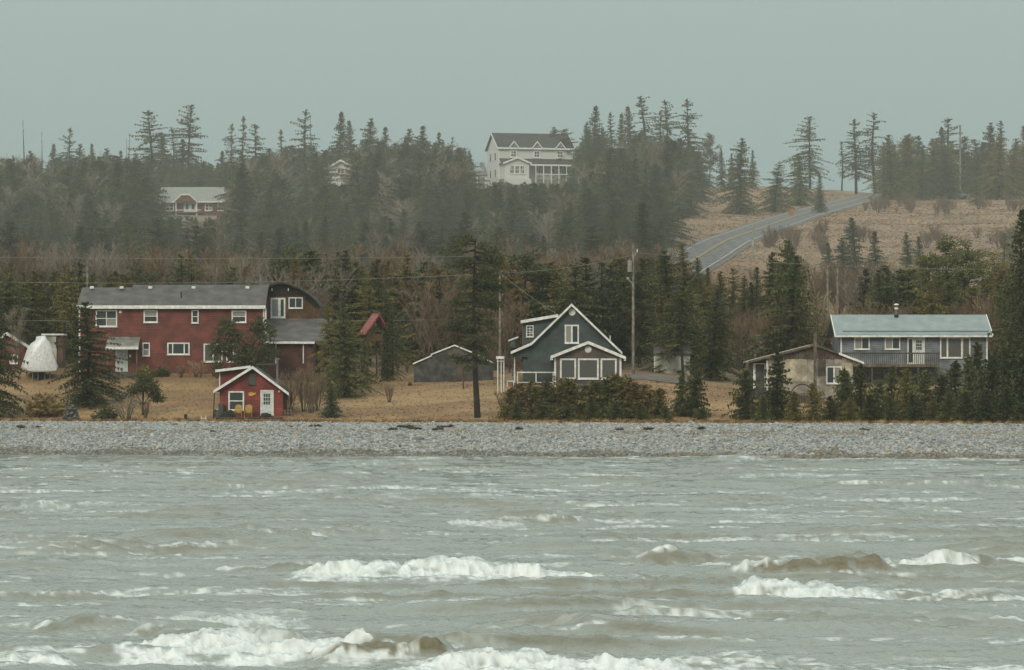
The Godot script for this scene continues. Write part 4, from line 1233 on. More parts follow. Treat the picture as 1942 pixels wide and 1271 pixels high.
# ---------------------------------------------------------------- the blue-grey bungalow with its deck
func blue_house() -> void:
	var d := 338.0
	var t := thing("blue_grey_bungalow", "long blue-grey bungalow with pale metal roof and raised deck", "house", site(1735, 735, d))
	var w: Material = mats["white trim"]
	var x0 := lx(1594); var x1 := lx(1873)
	var ey := ly(637)
	boxp(t, "wall", mats["blue grey siding"], Vector3(x0, ly(700), -8.2), Vector3(x1, ly(638), 0))
	boxp(t, "foundation", mats["concrete"], Vector3(x0 + 0.05, -1.5, -8.1), Vector3(x1 - 0.05, ly(700.2), -0.03))
	slope_x(t, "roof", mats["metal roof"], Vector2(0.55, ey), Vector2(-4.1, ey + 1.95), 0.1, lx(1583), lx(1882))
	slope_x(t, "roof", mats["metal roof"], Vector2(-8.75, ey), Vector2(-4.103, ey + 1.95), 0.1, lx(1583), lx(1882))
	slabp(t, "gable_wall", mats["blue grey siding"], [Vector2(-0.03, ey - 0.06), Vector2(-8.17, ey - 0.06), Vector2(-4.1, ey + 1.88)], x0 + 0.01, x1 - 0.01, true)
	for u in [1582.2, 1881.2]:
		slabp(t, "rake_board", w, [Vector2(0.57, ey - 0.14), Vector2(-4.1, ey + 1.82), Vector2(-4.1, ey + 2.07), Vector2(0.57, ey + 0.11)], lx(u), lx(u + 1.4), true)
	boxp(t, "gutter", w, Vector3(lx(1583), ey - 0.13, 0.555), Vector3(lx(1882), ey + 0.03, 0.66))
	boxp(t, "roof_batten", mats["charcoal siding"], Vector3(lx(1598), ey + 0.42, -0.16), Vector3(lx(1876), ey + 0.47, -0.1))
	boxp(t, "soffit", w, Vector3(lx(1584), ey - 0.08, 0.005), Vector3(lx(1881), ey - 0.04, 0.55))
	boxp(t, "corner_board", w, Vector3(lx(1594), ly(699), -0.03), Vector3(lx(1597), ly(640), 0.03))
	boxp(t, "corner_board", w, Vector3(lx(1870.6), ly(699), -0.03), Vector3(lx(1873.4), ly(640), 0.03))
	window(t, 1620, 639.5, 1649.5, 663, 0.0, 2, 1, 2.2)
	window(t, 1678, 639.5, 1707.5, 663, 0.0, 2, 1, 2.2)
	window(t, 1783, 639.5, 1840.5, 679.5, 0.0, 1, 1, 2.4, "pale glass", [0.22, 0.74], 3.0)
	boxp(t, "curtain", mats["beige panel"], Vector3(lx(1823.5), ly(677), 0.013), Vector3(lx(1827.5), ly(642), 0.04))
	window(t, 1721, 641, 1733, 690, 0.0, 1, 1, 2.4)
	door(t, 1732, 639.5, 1754, 691, 0.02, "white door", 3, 3, 1737, 645, 1748.5, 664)
	for u in [1713.0, 1716.5, 1758.0]: boxp(t, "lantern", mats["weathered wood"], Vector3(lx(u), ly(646), 0.005), Vector3(lx(u + 1.6), ly(641), 0.1))
	# deck with pickets
	var k := Node3D.new()
	k.name = "deck"
	t.add_child(k)
	boxp(k, "floor", mats["grey wood"], Vector3(lx(1600), ly(694.5), 0.02), Vector3(lx(1776), ly(691.5), 2.4))
	boxp(k, "rim_board", mats["weathered wood"], Vector3(lx(1600), ly(696.5), 2.402), Vector3(lx(1776), ly(691.2), 2.46))
	boxp(k, "top_rail", mats["charcoal siding"], Vector3(lx(1592), ly(672), 2.33), Vector3(lx(1777), ly(669.3), 2.47))
	var n := 46
	for i in n + 1:
		var u := lerpf(1601.0, 1774.0, float(i) / n)
		boxp(k, "picket", mats["grey wood"], Vector3(lx(u), ly(691), 2.37), Vector3(lx(u + 1.25), ly(672.1), 2.42))
	for u in [1600.0, 1648.0, 1693.0, 1735.0, 1774.5]:
		boxp(k, "post", mats["grey wood"], Vector3(lx(u), -1.2, 2.28), Vector3(lx(u + 2.4), ly(696.6), 2.40))
	var c := tubep(t, "chimney_pipe", mats["steel pipe"], Vector3(lx(1708), ey + 1.5, -3.6), Vector3(lx(1708), ey + 2.9, -3.6), 0.15, 0.15, 12)
	tubep(c, "collar", mats["black cloth"], Vector3(lx(1708), ey + 1.66, -3.6), Vector3(lx(1708), ey + 2.05, -3.6), 0.24, 0.19, 12)
	tubep(c, "rain_cap", mats["white trim"], Vector3(lx(1708), ey + 2.95, -3.6), Vector3(lx(1708), ey + 3.08, -3.6), 0.27, 0.1, 12)
	tubep(c, "band", mats["white trim"], Vector3(lx(1708), ey + 2.55, -3.6), Vector3(lx(1708), ey + 2.7, -3.6), 0.19, 0.19, 12)

# ---------------------------------------------------------------- far houses on the hill
func white_house() -> void:
	var d := 690.0
	var t := thing("white_hill_house", "large white house with three dormers on the hilltop", "house", site(1016, 345, d), 0.24)
	var w: Material = mats["white trim"]
	var ws: Material = mats["white siding"]
	var hx := 7.2; var dep := 9.5
	var ey := ly(281.5)
	boxp(t, "wall", ws, Vector3(-hx, -2.0, -dep), Vector3(hx, ey, 0))
	slope_x(t, "roof", mats["dark shingle"], Vector2(0.4, ey - 0.05), Vector2(-4.75, ey + 3.0), 0.2, -hx - 0.35, hx + 0.35)
	slope_x(t, "roof", mats["dark shingle"], Vector2(-dep - 0.4, ey - 0.05), Vector2(-4.753, ey + 3.0), 0.2, -hx - 0.35, hx + 0.35)
	slabp(t, "gable_wall", ws, [Vector2(-0.02, ey - 0.02), Vector2(-dep + 0.02, ey - 0.02), Vector2(-4.75, ey + 2.8)], -hx + 0.01, hx - 0.01, true)
	boxp(t, "eave_board", w, Vector3(-hx - 0.35, ey - 0.2, 0.405), Vector3(hx + 0.35, ey + 0.12, 0.47))
	for s in [-1, 1]:
		slabp(t, "rake_board", w, [Vector2(0.42, ey - 0.25), Vector2(-4.75, ey + 2.8), Vector2(-4.75, ey + 3.22), Vector2(0.42, ey + 0.16)], s * (hx + 0.355), s * (hx + 0.42), true)
		boxp(t, "corner_board", w, Vector3(s * hx - 0.12, -1, -0.12), Vector3(s * hx + 0.12, ey - 0.21, 0.05))
	for i in 3:
		var x := -4.35 + i * 4.55
		var dm := Node3D.new()
		dm.name = "dormer"
		t.add_child(dm, true)
		dm.position = Vector3(x, 0, 0.06)
		slabp(dm, "wall", ws, [Vector2(-0.62, ey - 0.6), Vector2(0.62, ey - 0.6), Vector2(0.62, ey + 0.35), Vector2(0, ey + 1.1), Vector2(-0.62, ey + 0.35)], -2.2, 0.0)
		for s in [-1, 1]:
			slope_z(dm, "roof", mats["dark shingle"], Vector2(s * 0.95, ey + 0.05), Vector2(0, ey + 1.2), 0.12, -2.4, 0.38)
			boardp(dm, "rake_board", w, Vector2(s * 1.0, ey + 0.2), Vector2(0, ey + 1.42), 0.3, 0.42, 0.5)
	site(1016, 345, d)
	for i in 3:
		var u := 1016 + (-4.35 + i * 4.55) / cs
		window(t, u - 7.0, 285, u + 7.0, 299.5, 0.07, 2, 2, 2.4, "glass", [], 1.0)
	# gable end windows, on the west face
	for q in [[-2.6, 4.2], [-6.4, 4.2], [-2.6, 1.0], [-6.4, 1.0]]:
		var wn := boxp(t, "window", w, Vector3(-hx - 0.06, q[1] - 0.12, q[0] - 0.55), Vector3(-hx - 0.004, q[1] + 1.52, q[0] + 0.55))
		boxp(wn, "pane", mats["glass"], Vector3(-hx - 0.07, q[1], q[0] - 0.42), Vector3(-hx - 0.065, q[1] + 1.4, q[0] + 0.42))
	# porch along the front
	slabp(t, "porch_roof", mats["dark shingle"], [Vector2(2.3, ly(312.5)), Vector2(0.02, ly(302.5)), Vector2(0.02, ly(301)), Vector2(2.3, ly(311))], -hx + 0.1, hx + 0.2, true)
	boxp(t, "porch_beam", w, Vector3(-hx + 0.1, ly(315.5), 2.15), Vector3(hx + 0.2, ly(312.6), 2.3))
	for i in 6:
		var x := -0.6 + i * 1.5
		boxp(t, "porch_post", w, Vector3(x, -1, 2.15), Vector3(x + 0.15, ly(315.6), 2.28))
	boxp(t, "porch_rail", w, Vector3(-0.6, ly(332), 2.17), Vector3(hx, ly(330.6), 2.26))
	boxp(t, "porch_floor", mats["concrete"], Vector3(-hx, -2, 0.0), Vector3(hx, ly(341), 2.2))
	for u in [1020.0, 1044.0, 1066.0]: window(t, u, 318, u + 11, 333, 0.0, 2, 1, 1.6)
	# sunroom bay
	var b := Node3D.new()
	b.name = "sunroom"
	t.add_child(b)
	b.position = Vector3(-4.45, 0, 3.3)
	slabp(b, "wall", ws, [Vector2(-2.35, -2), Vector2(2.35, -2), Vector2(2.35, ly(311.5)), Vector2(0, ly(302.5)), Vector2(-2.35, ly(311.5))], -3.2, 0.0)
	for s in [-1, 1]:
		slope_z(b, "roof", mats["dark shingle"], Vector2(s * 2.75, ly(313)), Vector2(0, ly(302)), 0.14, -3.2, 0.35)
		boardp(b, "rake_board", w, Vector2(s * 2.8, ly(313) + 0.2), Vector2(0, ly(302) + 0.2), 0.32, 0.36, 0.45)
	var us := 1016.0
	for i in 3:
		window(b, us - 14.5 + i * 10.0, 316, us - 5.5 + i * 10.0, 332, 0.0, 2, 2, 1.2, "glass", [], 0.7)
	boxp(b, "deck", ws, Vector3(-2.6, -2.2, 0.02), Vector3(2.6, ly(341), 0.6))
	# garage
	var g := thing("white_garage", "low white garage with two doors west of the white hill house", "garage", site(905, 351, 682.0), 0.24)
	boxp(g, "wall", ws, Vector3(-1.9, -1.0, -5), Vector3(1.9, ly(331), 0))
	slabp(g, "roof", mats["hill green metal"], [p2(884, 332), p2(926, 332), p2(919, 323.5), p2(890, 323.5)], -5.4, 0.35)
	for u in [889.0, 906.0]:
		var dr := boxp(g, "garage_door", mats["concrete"], Vector3(lx(u), -1, 0.003), Vector3(lx(u + 14), ly(335), 0.05))
		boxp(dr, "trim", w, Vector3(lx(u - 1), ly(335), 0.003), Vector3(lx(u + 15), ly(333.6), 0.07))

func hill_house() -> void:
	var t := thing("red_hill_house", "small red house with pale metal roof and gabled porch on wooded slope", "house", site(365, 415, 640.0), -0.06)
	var w: Material = mats["white trim"]
	var rs: Material = mats["red siding"]
	boxp(t, "wall", rs, Vector3(lx(303), ly(403), -7), Vector3(lx(438), ly(383), 0))
	boxp(t, "basement_wall", rs, Vector3(lx(303.5), -3, -6.9), Vector3(lx(437.5), ly(403.2), -0.05))
	slope_x(t, "roof", mats["hill green metal"], Vector2(0.8, ly(384)), Vector2(-3.5, ly(354)), 0.14, lx(299), lx(442))
	slope_x(t, "roof", mats["hill green metal"], Vector2(-7.8, ly(384)), Vector2(-3.503, ly(354)), 0.14, lx(299), lx(442))
	slabp(t, "gable_wall", rs, [Vector2(-0.02, ly(383.5)), Vector2(-6.98, ly(383.5)), Vector2(-3.5, ly(356))], lx(303.5), lx(437.5), true)
	boxp(t, "eave_board", w, Vector3(lx(299), ly(384.6), 0.805), Vector3(lx(442), ly(382.0), 0.87))
	slabp(t, "porch_gable", rs, [p2(336, 382), p2(371, 382), p2(362, 372.5), p2(345, 372.5)], 0.2, 1.4)
	for q in [[p2(332, 383), p2(346, 370)], [p2(346, 370), p2(361, 370)], [p2(361, 370), p2(375, 383)]]:
		slope_z(t, "porch_roof", mats["hill green metal"], q[0], q[1], 0.12, -2.0, 1.5)
		boardp(t, "rake_board", w, q[0] + Vector2(0, 0.16), q[1] + Vector2(0, 0.16), 0.26, 1.505, 1.58)
	window(t, 313, 385.5, 329, 400, 0.0, 2, 2, 1.8, "glass", [], 0.9)
	window(t, 388, 385.5, 403, 400, 0.0, 2, 2, 1.8, "glass", [], 0.9)
	window(t, 412, 385.5, 427, 400, 0.0, 2, 2, 1.8, "glass", [], 0.9)
	door(t, 348, 384, 359.5, 402, 0.0, "white door", 1, 1, 351, 386, 357, 398)
	door(t, 360, 384, 371, 402, 0.0, "white door", 1, 1, 362.5, 386, 368.5, 398)
	for u in [303.0, 333.5, 373.0]: boxp(t, "porch_post", w, Vector3(lx(u), -2, 0.9), Vector3(lx(u + 2.2), ly(384), 1.1))
	boxp(t, "rail", w, Vector3(lx(334), ly(399.5), 1.0), Vector3(lx(382), ly(398), 1.08))
	boxp(t, "deck", mats["grey wood"], Vector3(lx(304), ly(404.5), 0.02), Vector3(lx(384), ly(402.5), 1.3))
	var p := thing("pale_gable_house", "pale gabled house half hidden by hillside trees", "house", site(646, 355, 675.0), 0.2)
	slabp(p, "wall", mats["white siding"], [p2(629, 372), p2(664, 372), p2(664, 314), p2(645, 305.5), p2(629, 312)], -8, 0)
	for q in [[p2(625, 315), p2(645, 304)], [p2(645, 304), p2(669, 316.5)]]:
		slope_z(p, "roof", mats["hill green metal"], q[0], q[1], 0.14, -8.3, 0.5)
		boardp(p, "rake_board", w, q[0] + Vector2(0, 0.18), q[1] + Vector2(0, 0.18), 0.36, 0.505, 0.6)
	window(p, 638, 318, 654, 330, 0.0, 2, 1, 2.0)
	boxp(p, "porch_roof", mats["hill green metal"], Vector3(lx(602), ly(326), -3), Vector3(lx(618), ly(321), 0.5))
	boxp(p, "porch_wall", mats["white siding"], Vector3(lx(604), ly(370), -3), Vector3(lx(616), ly(326.2), 0.3))

func far_bits() -> void:
	# west edge: red garage, pale hut, wrapped boat
	var w: Material = mats["white trim"]
	var t := thing("red_garage", "red gabled garage with wide white rake board behind the wrapped boat", "garage", site(10, 690, 345.0))
	slabp(t, "wall", mats["red siding"], [p2(-60, 705), p2(58, 705), p2(58, 664), p2(14, 634), p2(-60, 672)], -6, 0)
	for q in [[p2(-64, 674), p2(14, 632.5)], [p2(14, 632.5), p2(62, 662)]]:
		slope_z(t, "roof", mats["dark shingle"], q[0], q[1], 0.1, -6.3, 0.35)
		boardp(t, "rake_board", w, q[0] + Vector2(0, 0.12), q[1] + Vector2(0, 0.12), 0.3, 0.355, 0.41)
	window(t, 18, 672, 34, 690, 0.0, 2, 1, 2.0)
	var h := thing("pale_hut", "pale green flat-roofed hut behind the wrapped boat", "hut", site(98, 698, 343.0))
	boxp(h, "wall", mats["pale siding"], Vector3(lx(80), -0.6, -2.5), Vector3(lx(107), ly(636), 0))
	boxp(h, "side_wall", mats["rusty boards"], Vector3(lx(107.2), -0.6, -2.4), Vector3(lx(119), ly(640), -0.1))
	boxp(h, "roof", w, Vector3(lx(78.5), ly(636), -2.7), Vector3(lx(120.5), ly(633), 0.2))
	boxp(h, "door_edge", mats["dark wood"], Vector3(lx(106), ly(660), 0.003), Vector3(lx(107.1), ly(640), 0.05))
	wrapped_boat()
	# the tilted red roof of a play tower among the trees
	var r := thing("play_tower", "wooden play tower with a tilted red roof among the spruces", "play tower", site(700, 690, 338.0), 0.5)
	slabp(r, "roof", mats["red metal"], [Vector2(-0.9, 2.7), Vector2(0.65, 4.7), Vector2(0.75, 4.62), Vector2(-0.78, 2.6)], -0.6, 0.9)
	slabp(r, "roof", mats["red metal"], [Vector2(0.6, 4.7), Vector2(1.5, 3.3), Vector2(1.4, 3.24), Vector2(0.55, 4.55)], -0.6, 0.9)
	boxp(r, "platform", mats["cedar"], Vector3(-0.6, 2.1, -0.5), Vector3(1.1, 2.75, 0.7))
	for s in [[-0.55, -0.45], [1.0, -0.45], [-0.55, 0.65], [1.0, 0.65]]: boxp(r, "post", mats["cedar"], Vector3(s[0] - 0.06, -2.2, s[1] - 0.06), Vector3(s[0] + 0.06, 3.0, s[1] + 0.06))
	# a pink-red house far behind the bungalow
	var k := thing("pink_house", "small faded red and white house behind the pines", "house", site(1850, 590, 392.0))
	boxp(k, "wall", paint("faded red", lin(0.5, 0.22, 0.2), 0.8, "soft", 0.4, true), Vector3(lx(1832), -3.0, -4), Vector3(lx(1880), ly(574), 0))
	slope_x(k, "roof", mats["red metal"], Vector2(0.3, ly(574.2)), Vector2(-2, ly(563)), 0.1, lx(1829), lx(1883))
	window(k, 1847, 577, 1868, 589, 0.0, 1, 1, 3.0, "white trim")
	# white boulders or low roofs peeping out on the slope
	var q := thing("white_van", "white van parked in the trees east of the white hill house", "van", Vector3(gx(1166, 668.0), height(gx(1166, 668.0), 668.0), -668.0), 0.3)
	var gb := 1.6
	slabp(q, "body", w, [Vector2(-2.4, 0.4), Vector2(2.4, 0.4), Vector2(2.4, 1.15), Vector2(1.7, 1.35), Vector2(1.1, 2.1), Vector2(-2.3, 2.15), Vector2(-2.4, 1.9)], -gb / 2, gb / 2)
	boxp(q, "side_window", mats["glass"], Vector3(0.1, 1.35, gb / 2 + 0.003), Vector3(1.1, 1.95, gb / 2 + 0.02))
	for sx in [-1.5, 1.5]:
		for sz in [-1, 1]: tubep(q, "wheel", mats["black cloth"], Vector3(sx, 0.35, sz * gb / 2), Vector3(sx, 0.35, sz * (gb / 2 + 0.12)), 0.36, 0.36, 12)
	var ca := thing("silver_car", "pale grey car parked at the roadside below a pole", "car", Vector3(gx(1815, 642.0), height(gx(1815, 642.0), 642.0), -642.0), 0.1)
	slabp(ca, "body", mats["porch metal"], [Vector2(-2.2, 0.35), Vector2(2.2, 0.35), Vector2(2.2, 0.9), Vector2(1.3, 1.0), Vector2(0.7, 1.5), Vector2(-1.1, 1.55), Vector2(-1.9, 1.05), Vector2(-2.2, 0.95)], -0.85, 0.85)
	boxp(ca, "side_window", mats["glass"], Vector3(-1.1, 1.03, 0.853), Vector3(0.75, 1.42, 0.87))
	for sx in [-1.35, 1.35]:
		for sz in [-1, 1]: tubep(ca, "wheel", mats["black cloth"], Vector3(sx, 0.33, sz * 0.8), Vector3(sx, 0.33, sz * 0.92), 0.33, 0.33, 12)

func wrapped_boat() -> void:
	# a boat on stands under white shrink wrap, its stern to the sea
	var d := 334.0
	var t := thing("wrapped_boat", "boat on stands under white shrink wrap", "boat", site(77, 710, d), 0.25)
	var rows := [[706.0, 14.0, 0.0], [703.0, 29.0, 0.0], [696.0, 33.0, 0.0], [686.0, 29.0, 0.0], [670.0, 23.0, 0.0], [658.0, 19.5, 1.0], [650.0, 14.0, 2.0], [644.0, 6.0, 4.0], [637.0, 2.2, 5.0]]
	var b := MB.new()
	var f := FastNoiseLite.new()
	f.seed = 3; f.frequency = 0.9
	var rings := []
	var zs := [1.0, 0.85, 0.4, -0.6, -2.2, -3.8, -5.0]
	for z in zs:
		var g := 1.0
		if z > 0.3: g = 1.0 - 0.10 * (z - 0.3) / 0.7
		if z < -2.0: g = 1.0 - 0.75 * pow((-2.0 - z) / 3.0, 1.5)
		var ring := []
		for q in rows: ring.append(Vector3(lx(77 - q[1] * g + q[2]), ly(q[0]), z))
		for i in range(rows.size() - 1, -1, -1): ring.append(Vector3(lx(77 + rows[i][1] * g + rows[i][2]), ly(rows[i][0]), z))
		for i in ring.size():
			ring[i] += Vector3(0.1 * f.get_noise_3dv(ring[i] * 1.2), 0.0, 0.16 * f.get_noise_3dv(ring[i] * 1.5 + Vector3(9, 0, 0)))
		rings.append(ring)
	for i in rings.size() - 1:
		var m: int = rings[i].size()
		for j in m:
			var a: Vector3 = rings[i][j]; var c: Vector3 = rings[i][(j + 1) % m]; var e: Vector3 = rings[i + 1][(j + 1) % m]; var h: Vector3 = rings[i + 1][j]
			b.quad(a, c, e, h, (a + e) * 0.5 - Vector3(0, ly(680), -2))
	var pl := PackedVector2Array()
	for p in rings[0]: pl.append(Vector2(p.x, p.y))
	var idx := Geometry2D.triangulate_polygon(pl)
	for i in range(0, idx.size(), 3): b.tri(rings[0][idx[i]], rings[0][idx[i + 1]], rings[0][idx[i + 2]], Vector3.BACK)
	b.smooth()
	part(t, "shrink_wrap", b.mesh(), mats["shrink wrap"])
	for x in [-0.9, -0.35, 0.35, 0.9]:
		tubep(t, "stand", mats["steel pipe"], Vector3(x, -1.0, 0.6), Vector3(x * 0.8, ly(703), 0.5), 0.05, 0.05, 6)
		tubep(t, "stand", mats["steel pipe"], Vector3(x, -1.0, -3.0), Vector3(x * 0.6, ly(703), -3.0), 0.05, 0.05, 6)
	boxp(t, "keel_block", mats["dark wood"], Vector3(-0.3, -1.0, -3.5), Vector3(0.3, ly(704), 0.2))

# ---------------------------------------------------------------- road, poles, wires
func make_road_line() -> void:
	for q in [[1200.0, 556.0, 372.0], [1262.0, 524.0, 396.0], [1323.0, 488.0, 420.0], [1373.0, 458.0, 450.0], [1418.0, 441.0, 475.0], [1460.0, 426.0, 502.0], [1501.0, 411.5, 530.0], [1536.0, 401.5, 555.0], [1572.0, 392.0, 587.0], [1605.0, 383.0, 620.0], [1645.0, 372.5, 660.0], [1672.0, 366.0, 690.0]]:
		road_pts.append(at(q[0], q[1], q[2]))
	var fine := []
	for i in road_pts.size() - 1:
		for k in 6:
			var a: Vector3 = road_pts[max(i - 1, 0)]; var b: Vector3 = road_pts[i]; var c: Vector3 = road_pts[i + 1]; var e: Vector3 = road_pts[min(i + 2, road_pts.size() - 1)]
			fine.append(b.cubic_interpolate(c, a, e, k / 6.0))
	fine.append(road_pts[-1])
	road_pts = fine

func ribbon(off0: float, off1: float, lift: float, from := 0, to := -1) -> ArrayMesh:
	var b := MB.new()
	var n := road_pts.size() if to < 0 else to
	var prev := []
	for i in range(from, n):
		var p: Vector3 = road_pts[i]
		var dir: Vector3 = (road_pts[min(i + 1, road_pts.size() - 1)] - road_pts[max(i - 1, 0)])
		dir.y = 0
		var s := dir.normalized().cross(Vector3.UP)
		var a := p + s * off0 + Vector3(0, lift - absf(off0) * 0.02, 0); var c := p + s * off1 + Vector3(0, lift - absf(off1) * 0.02, 0)
		if prev.size(): b.quad(prev[0], prev[1], c, a, Vector3.UP)
		prev = [a, c]
	return b.mesh()

func make_road() -> void:
	setting("road", ribbon(-3.2, 3.3, 0.0), mats["asphalt"], "two-lane asphalt road climbing the hill", "road")
	for q in [["road_marking", -0.22, -0.05, "yellow line"], ["road_marking", 0.05, 0.22, "yellow line"], ["road_marking", -2.95, -2.85, "white line"], ["road_marking", 2.9, 3.0, "white line"]]:
		setting(q[0], ribbon(q[1], q[2], 0.006), mats[q[3]], ["yellow centre line of the hill road", "white edge line of the hill road"][0 if q[3] == "yellow line" else 1], "road marking")
	setting("road_shoulder", ribbon(-3.9, -3.2, -0.03), mats["gravel"], "gravel shoulder on the uphill side of the road", "road shoulder")
	setting("road_shoulder", ribbon(3.3, 4.0, -0.03), mats["gravel"], "gravel shoulder on the downhill side of the road", "road shoulder")
	# gravel lane between the green house and the pale shed
	var b := MB.new()
	var prev := []
	for i in 12:
		var u := 1175.0 + i * 14.0
		var d := 331.0 + 2.0 * sin(i * 0.5)
		var a := Vector3(gx(u, d), 0, -d); var c := Vector3(gx(u, d + 7.0), 0, -d - 7.0)
		a.y = height(a.x, -a.z) + 0.06; c.y = height(c.x, -c.z) + 0.06
		if prev.size(): b.quad(prev[0], prev[1], c, a, Vector3.UP)
		prev = [a, c]
	setting("lane", b.mesh(), mats["gravel"], "pale gravel lane beside the green house", "lane")

var pole_tops := {}
func pole(called: String, key: String, u: float, d: float, top_v: float, label: String, r := 0.14, m := "pole wood") -> Node3D:
	var x := gx(u, d)
	var y := height(x, d)
	var t := thing(called, label, "pole", Vector3(x, y, -d))
	var h := gy(top_v, d) - y
	tubep(t, "shaft", mats[m], Vector3(0, -0.5, 0), Vector3(0, h, 0), r, r * 0.72, 10)
	pole_tops[key] = Vector3(x, y + h, -d)
	return t

func wire(a: Vector3, b: Vector3, sag: float, label: String, r := 0.015) -> void:
	var k := MB.new()
	var pts := []
	for i in 25:
		var s := i / 24.0
		pts.append(a.lerp(b, s) - Vector3(0, 4.0 * sag * s * (1.0 - s), 0))
	k.run(pts, r, 4)
	var o := part(self, numbered("power_line"), k.mesh(), mats["wire"])
	tag(o, label, "wire", "overhead lines")

func make_poles() -> void:
	var t := pole("utility_pole", "a", 1201, 340, 463, "utility pole with a grey transformer can behind the green house", 0.15)
	var h: float = pole_tops.a.y - t.position.y
	var can := tubep(t, "transformer", mats["lamp steel"], Vector3(-0.32, h - 2.6, 0.15), Vector3(-0.32, h - 1.55, 0.15), 0.22, 0.22, 14)
	tubep(can, "bushing", mats["steel pipe"], Vector3(-0.32, h - 1.55, 0.15), Vector3(-0.32, h - 1.3, 0.15), 0.05, 0.04, 8)
	tubep(t, "bracket", mats["lamp steel"], Vector3(0.1, h - 1.1, 0), Vector3(0.4, h - 0.65, 0), 0.05, 0.05, 6)
	tubep(t, "insulator", mats["white trim"], Vector3(0.38, h - 0.75, 0), Vector3(0.38, h - 0.45, 0), 0.06, 0.05, 8)
	tubep(t, "bracket", mats["lamp steel"], Vector3(-0.08, h - 3.7, 0), Vector3(-0.5, h - 3.2, 0), 0.05, 0.05, 6)
	boxp(t, "junction_box", mats["lamp steel"], Vector3(-0.62, h - 3.3, -0.1), Vector3(-0.4, h - 3.1, 0.1))
	t = pole("service_pole", "b", 948, 341, 515, "slender grey service pole west of the green house", 0.13)
	h = pole_tops.b.y - t.position.y
	tubep(t, "bracket", mats["lamp steel"], Vector3(0.05, h - 0.1, 0), Vector3(0.3, h + 0.05, 0), 0.04, 0.03, 6)
	pole("utility_pole", "c", 1570, 362, 504, "tall pale pole above the bare alders near its shorter neighbour")
	pole("utility_pole", "d", 1589, 364, 507, "shorter pale pole above the bare alders beside a taller one")
	pole("utility_pole", "e", 1210, 440, 402, "thin pole rising over the spruces behind the transformer pole", 0.12)
	pole("utility_pole", "f", 561, 590, 347, "pale pole standing in the woods below the half hidden gable", 0.2)
	pole("utility_pole", "g", 1097, 600, 334, "thin pale pole in the woods below the white hill house", 0.13)
	pole("utility_pole", "h", 1258, 680, 250, "pale pole among the tall spruces east of the white house", 0.17)
	pole("utility_pole", "i", 1822, 650, 237, "bare utility pole on the ridge beside the parked car", 0.2)
	pole("utility_pole", "j", 165, 352, 500, "grey pole behind the west end of the red house", 0.12)
	# street lamp beside the road
	var x := gx(1428, 420.0)
	var y := height(x, 420.0)
	var l := thing("street_lamp", "street lamp with a curved arm beside the hill road", "street lamp", Vector3(x, y, -420.0))
	h = gy(415, 420.0) - y
	tubep(l, "shaft", mats["lamp steel"], Vector3(0, -0.5, 0), Vector3(0, h - 0.25, 0), 0.14, 0.09, 10)
	var b := MB.new()
	b.run([Vector3(0, h - 0.25, 0), Vector3(-0.12, h, 0), Vector3(-0.5, h + 0.14, 0), Vector3(-1.6, h + 0.14, 0)], 0.045, 6)
	part(l, "arm", b.mesh(), mats["lamp steel"])
	boxp(l, "lamp_head", mats["lamp steel"], Vector3(-2.15, h + 0.07, -0.13), Vector3(-1.55, h + 0.22, 0.13))
	# warning sign by the road
	x = gx(1497, 527.0)
	y = height(x, 527.0)
	var s := thing("warning_sign", "small orange diamond sign at the edge of the hill road", "sign", Vector3(gx(1501, 532.0), gy(411.5, 532.0) + 0.02, -532.0))
	tubep(s, "post", mats["lamp steel"], Vector3(0, -0.1, 0), Vector3(0, 0.5, 0), 0.03, 0.03, 6)
	slabp(s, "board", mats["orange sign"], [Vector2(0, 0.15), Vector2(0.5, 0.65), Vector2(0, 1.15), Vector2(-0.5, 0.65)], 0.04, 0.07)
	# wires between the poles
	var west := Vector3(gx(-420, 352.0), gy(520, 352.0), -352.0)
	var east := Vector3(gx(2350, 352.0), gy(500, 352.0), -352.0)
	wire(west, pole_tops.b - Vector3(0, 0.15, 0), 0.9, "power line from the west to the service pole")
	wire(pole_tops.b - Vector3(0, 0.15, 0), pole_tops.a - Vector3(0, 1.0, 0), 0.35, "power line between the service pole and the transformer pole")
	wire(pole_tops.b - Vector3(0, 0.1, 0), at(1058, 597, 326.0), 0.15, "service line dropping to the green house roof", 0.014)
	wire(pole_tops.a - Vector3(0, 0.8, 0), east, 1.0, "power line running east from the transformer pole")
	wire(west + Vector3(0, 2.1, 0), at(900, 486, 347.0), 0.4, "upper power line above the red house", 0.016)
	wire(at(-420, 596, 345.0), at(948, 604, 341.0), 0.5, "lower telephone line behind the red house")

